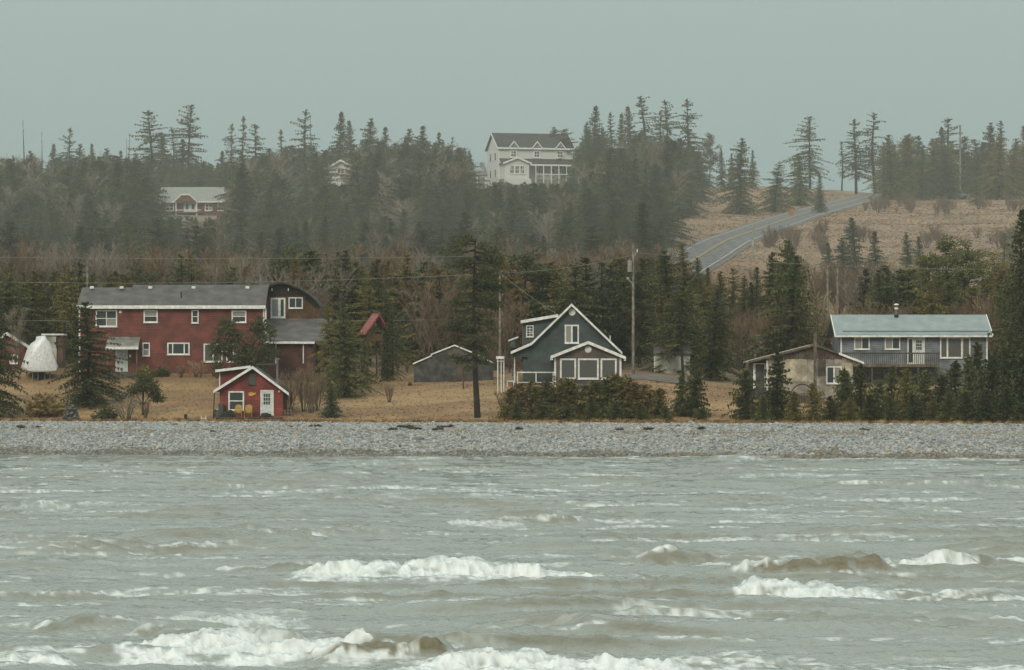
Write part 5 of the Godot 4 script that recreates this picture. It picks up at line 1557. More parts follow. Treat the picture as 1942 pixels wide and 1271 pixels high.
# ---------------------------------------------------------------- the cairn and its poles, grass
func make_garden() -> void:
	var r := RandomNumberGenerator.new()
	r.seed = 12
	var d := 306.0
	var p := Vector3(gx(135, d), 0, -d)
	p.y = height(p.x, d)
	var t := thing("stone_cairn", "cairn of stacked grey beach stones at the lawn edge", "cairn", p)
	var sm := lump(71, Vector3(0.19, 0.10, 0.15))
	var gms := [paint("cairn stone", lin(0.27, 0.27, 0.235), 0.95, "mottle", 1.5), paint("dark cairn stone", lin(0.14, 0.14, 0.125), 0.95, "mottle", 1.5), paint("pale cairn stone", lin(0.42, 0.41, 0.36), 0.95, "mottle", 1.5)]
	for j in 11:
		var f := j / 11.0
		var rad := 0.68 * (1.0 - f) + 0.06
		var n: int = max(1, int(rad * 2 * PI / 0.34))
		for i in n:
			var a := TAU * (i + 0.5 * (j % 2)) / n + r.randf_range(-0.1, 0.1)
			var o := part(t, "stone", sm, gms[r.randi() % 3])
			o.position = Vector3(cos(a) * rad, 0.02 + j * 0.135, sin(a) * rad)
			o.rotation = Vector3(r.randf_range(-0.2, 0.2), r.randf() * TAU, r.randf_range(-0.2, 0.2))
			o.scale = Vector3.ONE * r.randf_range(0.85, 1.25)
	for q in [[124.5, 736.0, "slim tan stake behind the cairn, the shorter of two"], [131.5, 728.0, "slim tan stake behind the cairn, the taller of two"]]:
		var x := gx(q[0], 308.0)
		var k := thing("wooden_stake", q[2], "stake", Vector3(x, height(x, 308.0), -308.0))
		tubep(k, "shaft", mats["weathered wood"], Vector3(0, -0.3, 0), Vector3(0, gy(q[1], 308.0) - height(x, 308.0), 0), 0.06, 0.05, 7)
	# dead grass over the lawns: tufts, too many to count
	var b := MB.new()
	for i in 9:
		b.col = Color.WHITE * r.randf_range(0.8, 1.2)
		var a := r.randf() * TAU
		var o := Vector3(r.randfn() * 0.09, 0, r.randfn() * 0.09)
		var tip := o + Vector3(cos(a) * 0.1, r.randf_range(0.10, 0.26), sin(a) * 0.1)
		b.leaf(o + Vector3(0.02, 0, 0), o - Vector3(0.02, 0, 0), tip, Vector3(0, 0.8, 0.6))
	var places := []; var cols := []
	for i in 42000:
		var u := r.randf_range(-200, 2140)
		var q := 0.4 + 46.0 * pow(r.randf(), 1.5)
		var dd := berm(u) + q
		var x := gx(u, dd)
		var pos := Vector3(x, height(x, dd) - 0.01, -dd)
		var s := r.randf_range(0.5, 1.2) * (1.3 if q < 4.0 else 0.5)
		places.append(Transform3D(Basis(Vector3.UP, r.randf() * TAU).scaled(Vector3(s, s * r.randf_range(0.6, 1.2), s)), pos))
		var g := ground_color(pos) * r.randf_range(0.85, 1.25)
		cols.append(Color(g.r, g.g, g.b))
	for i in 60000:   # the rough field beside the hill road
		var u := r.randf_range(1290, 2140)
		var dd := r.randf_range(384, 690)
		var x := gx(u, dd)
		if road_near(x, dd).x < 3.5: continue
		var pos := Vector3(x, height(x, dd) - 0.01, -dd)
		var s := r.randf_range(0.4, 0.8)
		places.append(Transform3D(Basis(Vector3.UP, r.randf() * TAU).scaled(Vector3(s * 1.4, s, s * 1.4)), pos))
		var g := ground_color(pos) * r.randf_range(0.92, 1.12)
		cols.append(Color(g.r, g.g, g.b))
	var gm2 := StandardMaterial3D.new()
	gm2.vertex_color_use_as_albedo = true
	gm2.roughness = 0.95
	gm2.metallic_specular = 0.2
	var o := scatter("grass", b.mesh(), gm2, places, cols)
	o.name = numbered("grass")
	add_child(o)
	tag(o, "dead tan grass on the lawns and the hill field", "grass", "", "stuff")

# ---------------------------------------------------------------- trees and shrubs
func make_trees() -> void:
	# the tall pine on the beach edge, limb by limb
	var limbs := []
	var r := RandomNumberGenerator.new()
	r.seed = 51
	for q in [[0.985, 3.4, 0.9, 0.25, 0.75], [0.97, 3.0, 1.5, 0.1, 0.8], [0.95, 0.4, 0.9, 0.1, 0.7], [0.94, 2.6, 1.9, -0.3, 0.55], [0.93, 0.2, 1.9, -0.4, 0.7], [0.9, 3.5, 1.6, -0.6, 0.6], [0.88, 0.1, 2.2, -0.5, 0.7]]: limbs.append(q)
	for i in 66:
		var f := r.randf_range(0.30, 0.95)
		var side := 0.0 if r.randf() < 0.56 else PI
		var reach := lerpf(2.7, 2.2, f) * r.randf_range(0.4, 1.15) * (0.75 if f < 0.4 else 1.0)
		limbs.append([f, side + r.randfn() * 0.9, reach, r.randf_range(-0.5, 0.15), r.randf_range(0.45, 0.8) * (0.75 if f < 0.5 else 1.0)])
	kinds.tall_pine = [pine(511, 15.6, limbs, -0.35, 0.29, 58)]
	var tp := plant("tall_pine", "tall_pine", 0, 906, 301.5, 451, "needles dark", "tall dark pine with bare lower trunk standing on the beach edge")
	tp.rotation.y = 0.0

	# lawn and garden trees
	var G := "young spruces along the beach"
	plant("spruce_tree", "full", 3, 168, 319, 572, "needles dark", "broad dark spruce in front of the red house's west end", "", 1.4)
	plant("spruce_tree", "full", 0, -12, 313, 538, "needles dark", "dark spruce beside the red garage at the lawn edge", "", 1.05)
	plant("spruce_tree", "open", 2, -75, 316, 500, "needles green", "tall open spruce in front of the red garage")
	kinds.small_pine = [rounded(521, 3.4, [[0.1, 2.5, 0, 0.95, 0.55], [-0.75, 2.1, 0.2, 0.7, 0.4], [0.8, 2.0, 0, 0.7, 0.35], [0.15, 3.0, 0, 0.55, 0.35], [1.1, 1.45, 0, 0.5, 0.25]], 0.11, 15)]
	var sp := plant("small_pine", "small_pine", 0, 271, 312.5, 709, "needles dark", "small flat-topped pine with a visible trunk on the lawn")
	sp.rotation.y = 0.0
	kinds.twin = [rounded(522, 5.6, [[-1.55, 3.8, 0, 1.25, 1.3], [-1.5, 4.8, 0, 0.8, 0.7], [1.2, 3.6, 0, 1.35, 1.3], [1.0, 4.7, 0, 0.85, 0.75], [-0.3, 2.6, 0.2, 1.5, 0.9], [-2.2, 2.8, 0, 0.9, 0.7], [1.9, 2.4, 0, 0.9, 0.7], [-1.8, 1.2, 0.3, 1.1, 0.7], [0.6, 1.3, 0.3, 1.3, 0.8]], 0.2, 16)]
	var tw := plant("bushy_pine", "twin", 0, 467, 327.0, 598, "needles dark", "bushy two-headed pine against the red house")
	tw.rotation.y = 0.0
	plant("spruce_tree", "full", 3, 655, 321, 583, "needles green", "broad green spruce between the lean-to and the charcoal shed", "", 1.15)
	plant("spruce_tree", "full", 1, 622, 327, 570, "needles olive", "olive spruce behind the lean-to roof end", "", 0.9)
	plant("spruce_tree", "young", 0, 628, 306.5, 735, "needles blue", "small dark spruce alone on the lawn edge by the alder clump", "", 1.05)
	for q in [[548, 0, 700, 1.1], [575, 1, 690, 1.0], [601, 2, 702, 1.0], [590, 0, 716, 1.1]]:
		plant("alder_bush", "bare", q[1], q[0], 310.5 + q[1] * 0.8, q[2], "twigs brown", "leafless tan alder in the clump beside the red cabin", "alders beside the red cabin", q[3] * 0.7, "shrub")
	plant("bare_sapling", "bare_tree", 0, 879, 322, 662, "twigs brown", "small leafless tree in front of the charcoal shed", "", 1.3)
	plant("bare_shrub", "shrub", 0, 239, 309, 752, "twigs grey", "pale leafless shrub beside a low dark evergreen", "", 1.4, "shrub")
	plant("bare_shrub", "shrub", 1, 276, 309.5, 758, "twigs red", "reddish leafless shrub below the small flat-topped pine", "", 0.8, "shrub")
	plant("bare_shrub", "shrub", 1, 738, 316, 726, "twigs brown", "tiny leafless shrub in the open lawn west of the shed", "", 0.8, "shrub")
	plant("bare_shrub", "shrub", 0, 374, 330.5, 682, "straw", "straw-coloured shrub below the red house's long window", "", 1.3, "shrub")
	plant("bare_shrub", "shrub", 1, 343, 330.5, 692, "twigs brown", "brown shrub at the foot of the red house wall", "", 1.2, "shrub")
	plant("bare_shrub", "shrub", 0, 960, 302, 735, "twigs brown", "leafless brown shrub at the west end of the spruce hedge", "", 0.9, "shrub")
	kinds.low = [rounded(523, 1.3, [[0, 0.5, 0, 0.75, 0.5], [0.4, 0.45, 0, 0.5, 0.4]], 0.06, 16)]
	plant("evergreen_bush", "low", 0, 197, 309, 763, "needles dark", "low dark evergreen bush on the lawn", "", 1.0, "shrub")
	plant("evergreen_bush", "low", 0, 272, 331, 686, "needles olive", "olive bush under the red house's narrow window", "", 1.0, "shrub")
	plant("evergreen_bush", "low", 0, 303, 331, 690, "needles dark", "dark bush at the middle of the red house wall", "", 1.0, "shrub")
	plant("evergreen_bush", "low", 0, 778, 327, 722, "needles dark", "small dark bush at the charcoal shed's corner", "", 0.7, "shrub")
	plant("evergreen_bush", "low", 0, 92, 314, 738, "needles rust", "brown bush under the wrapped boat", "", 1.2, "shrub")

	# the rusty hedge in front of the green house
	for q in [[968, 735, 0, "needles olive"], [992, 728, 1, "needles rust"], [1016, 733, 0, "needles olive"], [1040, 724, 1, "needles green"], [1062, 730, 2, "needles olive"], [1086, 727, 0, "needles olive"], [1110, 731, 1, "needles green"], [1134, 724, 0, "needles olive"], [1158, 720, 1, "needles green"], [1180, 715, 2, "needles olive"], [1204, 725, 0, "needles rust"], [1228, 730, 1, "needles olive"], [1250, 736, 0, "needles olive"], [1004, 722, 4, "needles olive"], [1074, 718, 3, "needles olive"], [1122, 722, 4, "needles olive"], [1170, 712, 3, "needles olive"], [1192, 716, 4, "needles rust"]]:
		plant("hedge_spruce", "young", q[2], q[0], 300.0 - (q[0] - 960) * 0.008 + rng.randf_range(-1.2, 2.0), q[1], q[3], "rust-tinged young spruce in the hedge before the green house", "young spruces in the hedge", 1.45)
	for q in [[980, 762], [1030, 760], [1075, 764], [1122, 762], [1168, 760], [1214, 764], [1262, 768], [1330, 772]]:
		plant("hedge_spruce", "young", q[0] % 3, q[0], 296.0 - (q[0] - 960) * 0.006, q[1], "needles green", "low green young spruce on the seaward side of the hedge", "low spruces before the hedge", 1.8)
	plant("spruce_tree", "young", 2, 1292, 299, 712, "needles green", "green young spruce ending the hedge, beside a taller twin", G, 1.0)
	plant("spruce_tree", "young", 1, 1318, 298, 703, "needles dark", "taller dark young spruce ending the hedge beside the grassy gap", G, 0.95)

	# the row of spruces before the bungalow and the weathered shed
	for q in [[1415, 703, 296.5, 1, "needles dark", 0.85], [1474, 668, 291.5, 2, "needles dark", 0.95], [1508, 742, 290, 0, "needles olive", 1.0], [1543, 728, 291, 1, "needles olive", 0.8], [1604, 700, 293, 0, "needles green", 0.9], [1632, 690, 294, 2, "needles dark", 0.95], [1664, 722, 290, 1, "needles green", 0.9], [1690, 694, 293, 2, "needles green", 0.85], [1722, 700, 292, 0, "needles olive", 0.85], [1752, 704, 290, 1, "needles green", 0.9], [1786, 712, 289, 0, "needles dark", 0.95], [1810, 684, 293, 2, "needles dark", 0.9], [1838, 672, 291, 2, "needles green", 0.8], [1853, 648, 296, 2, "needles dark", 0.7], [1884, 676, 290, 0, "needles dark", 0.9], [1914, 660, 289, 2, "needles dark", 0.9], [1946, 640, 288, 1, "needles dark", 0.9], [1980, 660, 290, 2, "needles green", 0.9], [1575, 752, 288, 1, "needles dark", 1.1], [1648, 748, 287, 0, "needles dark", 1.2], [1735, 748, 286, 1, "needles dark", 1.2], [1800, 744, 285, 0, "needles green", 1.2], [1870, 738, 284, 1, "needles dark", 1.2], [1448, 752, 290, 0, "needles green", 1.1], [1690, 752, 287, 2, "needles green", 1.3], [1770, 752, 286, 2, "needles olive", 1.3], [1835, 742, 285, 2, "needles dark", 1.3], [1910, 735, 283, 0, "needles dark", 1.2], [1612, 752, 288, 2, "needles olive", 1.2]]:
		plant("shore_spruce", "young", q[3], q[0], q[2], q[1], q[4], "shaggy spruce in the row before the weathered shed and bungalow", "shaggy spruces in the shore row", q[5] * 1.12)

	# trees standing round the houses
	plant("spruce_tree", "high", 0, 1294, 333, 545, "needles dark", "dark spruce with bare lower trunk in front of the pale shed", "", 1.25)
	plant("spruce_tree", "full", 6, 1350, 339, 548, "needles dark", "dense dark spruce east of the pale shed", "", 1.1)
	plant("spruce_tree", "full", 3, 1318, 353, 545, "needles green", "dense spruce behind the pale shed", "", 1.0)
	plant("spruce_tree", "high", 1, 1212, 351, 520, "needles dark", "dark spruce with thick trunk behind the green house's east eave", "", 1.5)
	plant("spruce_tree", "full", 1, 690, 330, 640, "needles green", "short green spruce hiding the play tower's legs", "", 1.2)
	plant("spruce_tree", "full", 4, 734, 333, 612, "needles dark", "dark spruce in front of the play tower", "", 0.9)
	plant("spruce_tree", "open", 1, 728, 339, 560, "needles dark", "spruce with bare trunk beside the play tower", "", 1.2)
	plant("spruce_tree", "open", 0, 745, 340, 575, "needles green", "green spruce with bare trunk east of the play tower", "", 1.2)
	plant("spruce_tree", "full", 2, 1935, 330, 395, "needles dark", "tall dark spruce beyond the bungalow's east end", "", 0.9)
	plant("spruce_tree", "full", 1, 1905, 350, 520, "needles green", "green spruce behind the bungalow's east end")
	plant("pine_tree", "pine", 0, 1800, 366, 462, "needles green", "wind-shaped pine with a forked crown behind the bungalow", "", 1.1)
	plant("pine_tree", "pine", 1, 1838, 364, 468, "needles green", "flat-topped pine with bare trunk before the faded red house", "", 1.1)
	plant("pine_tree", "pine", 2, 1760, 368, 488, "needles green", "dense pine west of the wind-shaped pine", "", 1.0)
	plant("pine_tree", "pine", 1, 1880, 368, 490, "needles olive", "olive pine east of the flat-topped pine", "", 1.1)

	plant("willow_bush", "bare", 2, 1532, 350, 553, "straw", "pale straw-coloured rounded willow among the darker alders", "", 0.8, "shrub")
	# bare alder thickets
	for i in 34:
		var u := rng.randf_range(1372, 1600)
		var d := rng.randf_range(346, 372)
		var top := rng.randf_range(575, 640) - (372 - d) * 0.4 + absf(u - 1490) * 0.12
		if u > 1490 and u < 1575 and d < 353: continue
		plant("alder_bush", "bare", i, u, d, top, ["twigs red", "twigs brown", "twigs red"][i % 3], "leafless purple-brown alder in the thicket behind the weathered shed", "alders behind the weathered shed", 0.75, "shrub")
	for i in 22:
		var u := rng.randf_range(1590, 1900)
		plant("alder_bush", "bare", i, u, rng.randf_range(350, 362), rng.randf_range(560, 600), ["twigs brown", "straw", "twigs red"][i % 3], "leafless brown alder along the back of the bungalow", "alders behind the bungalow", 0.8, "shrub")
	for i in 13:
		var u := 425.0 + i * 17.5 + rng.randf_range(-6, 6)
		plant("grey_birch", "bare_tree", i, u, rng.randf_range(353, 366), rng.randf_range(478, 520), "twigs grey", "leafless grey tree behind the red house and its wing", "grey leafless trees behind the red house", 1.0)
	for i in 12:
		var u := rng.randf_range(1600, 1745)
		plant("grey_birch", "bare_tree", i, u, rng.randf_range(364, 374), rng.randf_range(500, 550), "twigs grey", "leafless grey tree behind the bungalow roof", "grey leafless trees behind the bungalow", 1.0)
	for i in 9:
		plant("alder_bush", "bare", i, 925 + i * 14, rng.randf_range(336, 345), rng.randf_range(655, 690), "twigs red", "leafless reddish alder between the charcoal shed and the green house", "alders west of the green house", 0.7, "shrub")
	for i in 8:
		plant("alder_bush", "bare", i, 745 + i * 9, rng.randf_range(342, 350), rng.randf_range(655, 690), "twigs brown", "leafless brown alder at the wood's edge beyond the lawn", "alders at the wood's edge", 0.7, "shrub")

	# the near wood: its tops by bearing
	var W := [[-300, 500], [0, 470], [120, 480], [200, 470], [300, 480], [385, 440], [430, 480], [500, 470], [600, 450], [650, 440], [700, 470], [780, 455], [880, 470], [960, 455], [1040, 480], [1100, 470], [1160, 450], [1200, 420], [1240, 440], [1280, 440], [1310, 495], [1345, 515], [1400, 535], [1440, 500], [1480, 450], [1510, 470], [1540, 560], [1600, 560], [1640, 480], [1700, 475], [1760, 480], [1860, 490], [1942, 440], [2200, 440]]
	var near := 0
	for i in 205:
		var u := -180.0 + 2330.0 * (i + rng.randf()) / 205.0

		var d := rng.randf_range(346, 379)
		var top := 0.0
		for k in W.size() - 1:
			if u >= W[k][0] and u <= W[k + 1][0]: top = lerpf(W[k][1], W[k + 1][1], (u - W[k][0]) / float(W[k + 1][0] - W[k][0]))
		top += 20.0 + absf(rng.randfn()) * 36.0
		var x := gx(u, d)
		var h := gy(top, d) - height(x, d)
		if h < 3.0: continue
		if d < 352 and u > 130 and u < 640: continue
		if d < 356 and absf(u - 1201.0) < 34.0: continue
		if u > 1380 and u < 1640 and rng.randf() < 0.75: continue
		var c := ["needles green", "needles dark", "needles olive", "needles rust", "needles green", "needles blue", "needles olive", "needles dark", "needles green"][rng.randi() % 9] as String
		var kd := ["full", "full", "full", "open", "full", "pine"][rng.randi() % 6] as String
		if kd == "pine" and c != "needles dark": kd = "full"
		plant_h("wood_spruce" if kd != "pine" else "wood_pine", kd, rng.randi(), x, d, h, c, {"needles green": "green spruce in the wood behind the houses", "needles dark": "dark spruce in the wood behind the houses", "needles olive": "olive spruce in the wood behind the houses", "needles rust": "rusty brown spruce in the wood behind the houses", "needles blue": "blue-green spruce in the wood behind the houses"}[c] if kd != "pine" else "rough-crowned pine in the wood behind the houses", "trees of the near wood", rng.randf_range(1.05, 1.75))
		near += 1
	for i in 14:
		var u := rng.randf_range(-150, 1300)
		plant("grey_birch" if i % 2 else "alder_bush", "bare_tree" if i % 2 else "bare", i, u, rng.randf_range(342, 352) if (u < 120 or u > 760) else rng.randf_range(352, 358), rng.randf_range(510, 600), ["twigs brown", "twigs grey", "twigs red"][i % 3], "leafless grey tree standing among the spruces of the near wood" if i % 2 else "leafless brown alder standing among the spruces of the near wood", "leafless growth in the near wood", 0.9, "tree" if i % 2 else "shrub")
	# brush under the near wood
	for i in 60:
		var u := rng.randf_range(-150, 1300)
		plant("alder_bush", "bare", i, u, rng.randf_range(372, 400), rng.randf_range(455, 500), ["twigs brown", "twigs grey", "twigs red"][i % 3], "leafless alder in the gap behind the near wood", "alders behind the near wood", 0.8, "shrub")
	for i in 60:
		var u := rng.randf_range(1290, 1760)
		var d := rng.randf_range(384, 424)
		if road_near(gx(u, d), d).x < 6.0: continue
		plant("alder_bush", "bare", i, u, d, rng.randf_range(485, 520) + (20 if u < 1450 else 0), ["twigs brown", "straw", "twigs red"][i % 3], "leafless alder on the bank beside the hill road", "alders beside the hill road", 0.8, "shrub")

	for q in [[1300, 462, 384, 1], [1322, 488, 386, 0], [1342, 506, 383, 2], [1365, 514, 381, 1], [1390, 508, 384, 4], [1412, 522, 380, 0], [1436, 505, 383, 2], [1458, 478, 380, 1], [1490, 455, 382, 3], [1505, 470, 379, 0]]:
		plant("roadside_spruce", "full", q[3], q[0], q[2], q[1], ["needles green", "needles olive", "needles green"][q[0] % 3], "green spruce in the row below the hill road", "spruces below the hill road", 1.15)
	# trees standing in the hill field and on its ridge, seen singly
	for q in [
		[1404, 262, 545, "full", 0, "needles green", 1.05, "tall spruce standing alone west of the hill road"],
		[1470, 312, 560, "full", 6, "needles green", 1.25, "round-crowned spruce in the field above the road"],
		[1518, 290, 600, "full", 3, "needles green", 1.0, "dense spruce with a clear trunk above the road bend"],
		[1556, 330, 552, "full", 2, "needles blue", 0.95, "bluish spruce on the downhill side of the hill road"],
		[1537, 220, 690, "open", 2, "needles dark", 1.2, "tall layered spruce alone on the skyline above the road"],
		[1625, 225, 690, "open", 0, "needles dark", 1.2, "open spruce on the ridge beside a taller neighbour"],
		[1659, 214, 690, "spindly", 0, "needles dark", 1.5, "tall thin spruce on the ridge east of an open one"],
		[1598, 268, 700, "spindly", 1, "needles dark", 1.1, "short thin spruce on the ridge west of the open pair"],
		[1690, 255, 640, "full", 3, "needles green", 1.0, "broad spruce at the top of the hill road"],
		[1716, 262, 655, "full", 0, "needles green", 0.95, "spruce behind the broad one at the road's top"],
		[1748, 275, 640, "full", 1, "needles green", 1.0, "green spruce in the ridge clump above the field"],
		[1772, 285, 648, "full", 2, "needles dark", 1.1, "dark spruce in the ridge clump above the field"],
		[1798, 222, 670, "open", 1, "needles dark", 1.3, "double-topped spruce beside the ridge pole"],
		[1788, 240, 676, "full", 2, "needles dark", 0.9, "narrow dark spruce just west of the double-topped one"],
		[1853, 325, 600, "full", 1, "needles green", 1.0, "young spruce alone on the upper field"],
		[1878, 232, 668, "full", 0, "needles dark", 0.9, "pointed dark spruce on the ridge east of the pole"],
		[1900, 228, 676, "spindly", 1, "needles dark", 1.2, "thin spruce on the ridge beside a pointed one"],
		[1860, 270, 664, "full", 1, "needles dark", 0.9, "low dark spruce on the ridge near the pole"],
		[1925, 262, 660, "full", 3, "needles green", 0.9, "broad spruce on the ridge at the field's east side"],
		[1946, 238, 664, "full", 2, "needles olive", 1.0, "olive spruce on the ridge at the field's east side"],
		[1622, 412, 412, "full", 1, "needles blue", 0.95, "hazy bluish spruce at the foot of the field"],
		[1600, 450, 410, "full", 3, "needles blue", 1.0, "squat bluish spruce at the foot of the field"],
		[1660, 438, 412, "full", 2, "needles blue", 1.1, "narrow bluish spruce at the field's lower edge"],
		[1722, 440, 410, "full", 0, "needles blue", 0.85, "small bluish spruce below the open field"],
		[1745, 448, 408, "full", 2, "needles blue", 1.0, "slim bluish spruce below the open field"],
		[1575, 460, 406, "full", 1, "needles blue", 1.0, "bluish spruce below the bend of the hill road"],
		[1905, 440, 408, "open", 0, "needles green", 1.0, "grey-green spruce below the field's east end"],
		[1925, 415, 412, "open", 2, "needles green", 1.0, "taller grey-green spruce below the field's east end"]]:
		plant("hill_spruce", q[3], q[4], q[0], q[2], q[1], q[5], q[7], "spruces of the hill field", q[6] * 1.2)
	for i in 34:   # the dense clump along the ridge east of the road
		var u := 1668.0 + 330.0 * (i + rng.randf()) / 34.0
		var d := rng.randf_range(632, 690)
		if u > 1800 and u < 1842 and d < 655: continue
		plant("ridge_spruce", "full" if i % 4 else "open", rng.randi(), u, d, rng.randf_range(252, 300), ["needles green", "needles dark", "needles olive"][i % 3], "hazy spruce in the clump along the ridge above the field", "spruces of the ridge clump", rng.randf_range(1.1, 1.7))
	for i in 90:   # brown scrub along the field's ditch and its lower edge
		var lower := i % 2 == 0
		var u := rng.randf_range(1430, 1980) if lower else rng.randf_range(1590, 1980)
		var d := rng.randf_range(432, 468) if lower else rng.randf_range(556, 592)
		if road_near(gx(u, d), d).x < 6.0: continue
		var x := gx(u, d)
		plant_h("alder_bush", "bare", i, x, d, rng.randf_range(1.0, 2.6), ["twigs red", "twigs brown", "twigs red"][i % 3], "low leafless alder at the foot of the hill field" if lower else "low leafless alder along the ditch across the hill field", "alders at the foot of the field" if lower else "alders along the field ditch", 1.15, "shrub")
	# skyline spruces of the hill wood: the ones that stand out, then the rest
	for q in [[128, 242, "open", 1, 1.1], [99, 272, "full", 2, 1.0], [147, 272, "full", 1, 1.0], [290, 209, "open", 2, 1.4], [312, 250, "full", 1, 1.0], [357, 197, "open", 2, 1.4], [330, 240, "spindly", 0, 1.1], [345, 262, "full", 2, 1.0], [437, 234, "open", 0, 1.0], [458, 220, "spindly", 1, 1.1], [488, 234, "open", 1, 1.1], [420, 285, "full", 2, 1.0], [535, 245, "spindly", 1, 1.0], [573, 207, "open", 1, 1.2], [645, 211, "full", 2, 0.9], [667, 228, "full", 1, 0.9], [700, 224, "full", 0, 1.0], [730, 240, "full", 2, 1.0], [772, 243, "full", 1, 1.0], [800, 238, "full", 2, 1.2], [832, 250, "full", 2, 0.9], [855, 258, "open", 1, 0.8], [893, 285, "full", 1, 0.9], [1052, 241, "full", 0, 1.2], [1068, 244, "full", 4, 1.2], [1110, 232, "full", 1, 0.9], [1127, 200, "full", 2, 1.05], [1160, 212, "spindly", 1, 1.2], [1177, 215, "full", 2, 0.8], [1197, 201, "full", 1, 0.85], [1222, 180, "spindly", 0, 1.5], [1249, 207, "open", 1, 0.9], [1269, 189, "open", 2, 1.1], [1308, 187, "open", 0, 1.1], [1345, 258, "pine", 0, 0.7], [1370, 280, "full", 1, 0.8], [1388, 290, "full", 2, 0.8], [1428, 284, "full", 2, 0.9], [175, 272, "full", 2, 0.9], [200, 280, "full", 1, 1.0], [229, 285, "full", 2, 0.9], [257, 290, "full", 0, 0.9], [60, 285, "full", 1, 1.0], [24, 295, "full", 0, 1.0]]:
		plant("skyline_spruce", q[2], q[3], q[0], rng.randf_range(690, 712), q[1], "needles dark", {"open": "layered open spruce on the wooded skyline", "full": "dense spruce on the wooded skyline", "spindly": "spindly tall spruce on the wooded skyline", "pine": "bent round-topped pine on the wooded skyline"}[q[2]], "trees on the skyline", q[4] * rng.randf_range(0.9, 1.2))
	for q in [[45, 228], [79, 250], [243, 250], [240, 262], [590, 215]]:
		plant("dead_snag", "snag", 0, q[0], 700, q[1], "twigs grey", "bare dead trunk on the wooded skyline", "dead trunks on the skyline", 1.0)
	hill_wood()

# the wood on the hill: one hazy mass of trees, the larger ones set singly
func hill_wood() -> void:
	var S := [[-400, 310], [0, 300], [100, 292], [200, 292], [300, 296], [400, 305], [450, 300], [500, 280], [600, 258], [700, 250], [800, 255], [860, 268], [905, 300], [1000, 300], [1085, 262], [1130, 240], [1200, 235], [1300, 265], [1345, 300], [1400, 315]]
	var lists := {}
	var cols := {}
	var placed := 0
	for i in 1700:
		var d := rng.randf_range(404, 716)
		var u := rng.randf_range(-330, 1330)
		if u > 1285 - maxf(0.0, 462 - d) * 0.6 and d < 600: continue
		var x := gx(u, d)
		var y := height(x, d)
		var h := rng.randf_range(6.5, 11.5) * (0.75 if d < 470 else 1.0)
		var cap := 200.0
		for k in S.size() - 1:
			if u >= S[k][0] and u <= S[k + 1][0]: cap = lerpf(S[k][1], S[k + 1][1], (u - S[k][0]) / float(S[k + 1][0] - S[k][0]))
		cap += absf(rng.randfn()) * 9.0
		for q in [[286, 446, 646.0, 408.0], [906, 1094, 695.0, 343.0], [880, 930, 686.0, 349.0], [612, 684, 680.0, 344.0], [548, 574, 592.0, 402.0], [1088, 1106, 602.0, 404.0], [1148, 1184, 672.0, 352.0]]:
			if u > q[0] and u < q[1] and d < q[2]: cap = maxf(cap, q[3] + rng.randf() * 10.0)
		if u > 290 and u < 445 and d > 634 and d < 650: continue
		if u > 880 and u < 1095 and d > 676 and d < 702: continue
		if u > 592 and u < 684 and d > 668 and d < 688: continue
		if u > 1145 and u < 1187 and d > 660 and d < 674: continue
		h = minf(h, gy(cap, d) - y)
		if h < 2.6: continue
		var kd := ["full", "full", "full", "open", "full", "full", "full", "bare_tree"][rng.randi() % 8] as String
		var vr := rng.randi() % (kinds[kd] as Array).size()
		var c := ["needles green", "needles dark", "needles dark", "needles blue"][rng.randi() % 4] as String
		if kd == "bare_tree": c = "twigs grey"
		if kd == "bare": c = "twigs brown"
		if placed < 165 and i % 4 == 0 and h > 6.0 and not kd.begins_with("bare"):
			plant_h("hillside_spruce", kd, vr, x, d, h, c, "hazy spruce in the wood covering the hillside", "spruces of the hill wood", rng.randf_range(1.0, 1.7))
			placed += 1
			continue
		var key := "%s/%d/%s" % [kd, vr, c]
		if not lists.has(key):
			lists[key] = []; cols[key] = []
		var s: float = h / kinds[kd][vr].h
		var wd := s * rng.randf_range(1.0, 1.8)
		lists[key].append(Transform3D(Basis(Vector3.UP, rng.randf() * TAU) * Basis.from_scale(Vector3(wd, s, wd)), Vector3(x, y - 0.1, -d)))
		var k2 := rng.randf_range(0.8, 1.2)
		cols[key].append(Color(k2, k2, k2))
	var o := thing("hill_wood", "hazy mass of spruce wood covering the hillside", "wood", Vector3.ZERO)
	o.set_meta("kind", "stuff")
	for key in lists:
		var q: PackedStringArray = key.split("/")
		o.add_child(scatter("wood_crowns", kinds[q[0]][int(q[1])].crown, mats[q[2]], lists[key], cols[key]), true)
		if q[0].begins_with("bare"):
			o.add_child(scatter("wood_trunks", kinds[q[0]][int(q[1])].trunk, mats["grey bark"], lists[key], cols[key]), true)

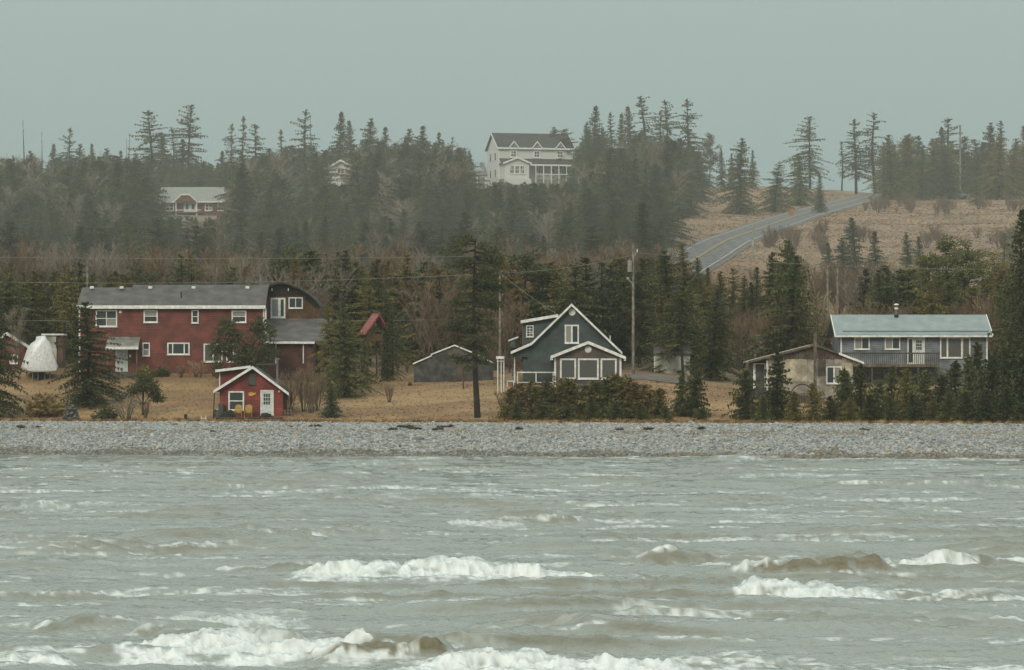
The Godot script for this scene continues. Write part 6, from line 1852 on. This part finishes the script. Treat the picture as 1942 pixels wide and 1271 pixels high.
# ---------------------------------------------------------------- the scene
func _ready() -> void:
	rng.seed = 2024
	ground_noise.seed = 17
	ground_noise.frequency = 0.05
	ground_noise.fractal_octaves = 3

	var cam := Camera3D.new()
	cam.name = "camera"
	add_child(cam)
	cam.position = Vector3(0, EYE, 0)
	cam.rotation.x = atan((CV - 635.5) / F)
	cam.fov = rad_to_deg(2.0 * atan(635.5 / F))
	cam.near = 1.0
	cam.far = 4000.0
	cam.current = true

	var env := Environment.new()
	env.background_mode = Environment.BG_SKY
	var sm := ProceduralSkyMaterial.new()
	sm.sky_horizon_color = lin(0.200, 0.280, 0.272)
	sm.sky_top_color = lin(1.08, 1.16, 1.12)
	sm.sky_curve = 0.6
	sm.ground_horizon_color = lin(0.200, 0.280, 0.272)
	sm.ground_bottom_color = lin(0.2, 0.22, 0.2)
	sm.sun_angle_max = 1.0
	var sky := Sky.new()
	sky.sky_material = sm
	env.sky = sky
	env.tonemap_mode = Environment.TONE_MAPPER_LINEAR
	env.tonemap_exposure = 1.25
	env.sdfgi_enabled = true
	env.ssao_enabled = true
	env.ssil_enabled = true
	env.fog_enabled = true
	env.fog_density = 0.00013
	env.fog_light_color = Color(0.94, 0.96, 0.93)
	env.volumetric_fog_enabled = true
	env.volumetric_fog_density = 0.0
	var we := WorldEnvironment.new()
	we.name = "world_environment"
	we.environment = env
	add_child(we)

	var sun := DirectionalLight3D.new()
	sun.name = "overcast_sun"
	sun.light_energy = 0.5
	sun.light_angular_distance = 25.0
	sun.light_color = Color(1.0, 0.95, 0.87)
	sun.shadow_enabled = true
	add_child(sun)
	sun.rotation_degrees = Vector3(-34, -24, 0)

	make_textures()
	make_materials()
	make_road_line()
	# ground
	var ds := PackedFloat64Array()
	var d := 262.0
	while d < 380.0:
		ds.append(d); d += 0.9
	while d < 760.0:
		ds.append(d); d += 2.6
	while d < 1080.0:
		ds.append(d); d += 40.0
	var gm := StandardMaterial3D.new()
	gm.vertex_color_use_as_albedo = true
	gm.albedo_texture = tex.grass
	gm.uv1_triplanar = true
	gm.uv1_world_triplanar = true
	gm.uv1_scale = Vector3(0.11, 0.11, 0.11)
	gm.roughness = 0.95
	var low := func(x: float, dd: float) -> float:
		var q := dd - berm(u_of(x, dd))
		return height(x, dd) - (0.25 if q < -0.3 else 0.0)
	setting("ground", sheet(-900, 2842, 330, ds, low, ground_color), gm, "tan grass lawns rising to a wooded hill", "ground")
	make_sea()
	make_beach()
	make_road()

	red_house()
	red_cabin()
	green_house()
	grey_shed()
	pale_shed()
	old_shed()
	blue_house()
	white_house()
	hill_house()
	far_bits()
	make_poles()
	make_garden()
	make_kinds()
	make_trees()

	# the bank of mist lying on the hill behind the near wood
	var mist := FogVolume.new()
	mist.name = "mist_bank"
	mist.shape = RenderingServer.FOG_VOLUME_SHAPE_BOX
	mist.size = Vector3(700, 160, 50)
	mist.position = Vector3(0, 70, -380.0 - 25.0)
	var fm := FogMaterial.new()
	fm.density = 0.0027
	fm.albedo = Color(0.95, 0.955, 0.92)
	mist.material = fm
	add_child(mist)
	tag(mist, "pale mist bank drifting behind the near wood", "mist", "", "stuff")
	var thin := FogVolume.new()
	thin.name = "hill_mist"
	thin.shape = RenderingServer.FOG_VOLUME_SHAPE_BOX
	thin.size = Vector3(700, 160, 320)
	thin.position = Vector3(0, 70, -430.5 - 160.0)
	var fm2 := FogMaterial.new()
	fm2.density = 0.00022
	fm2.albedo = fm.albedo
	thin.material = fm2
	add_child(thin)
	tag(thin, "thin mist lying over the wooded hill", "mist", "", "stuff")
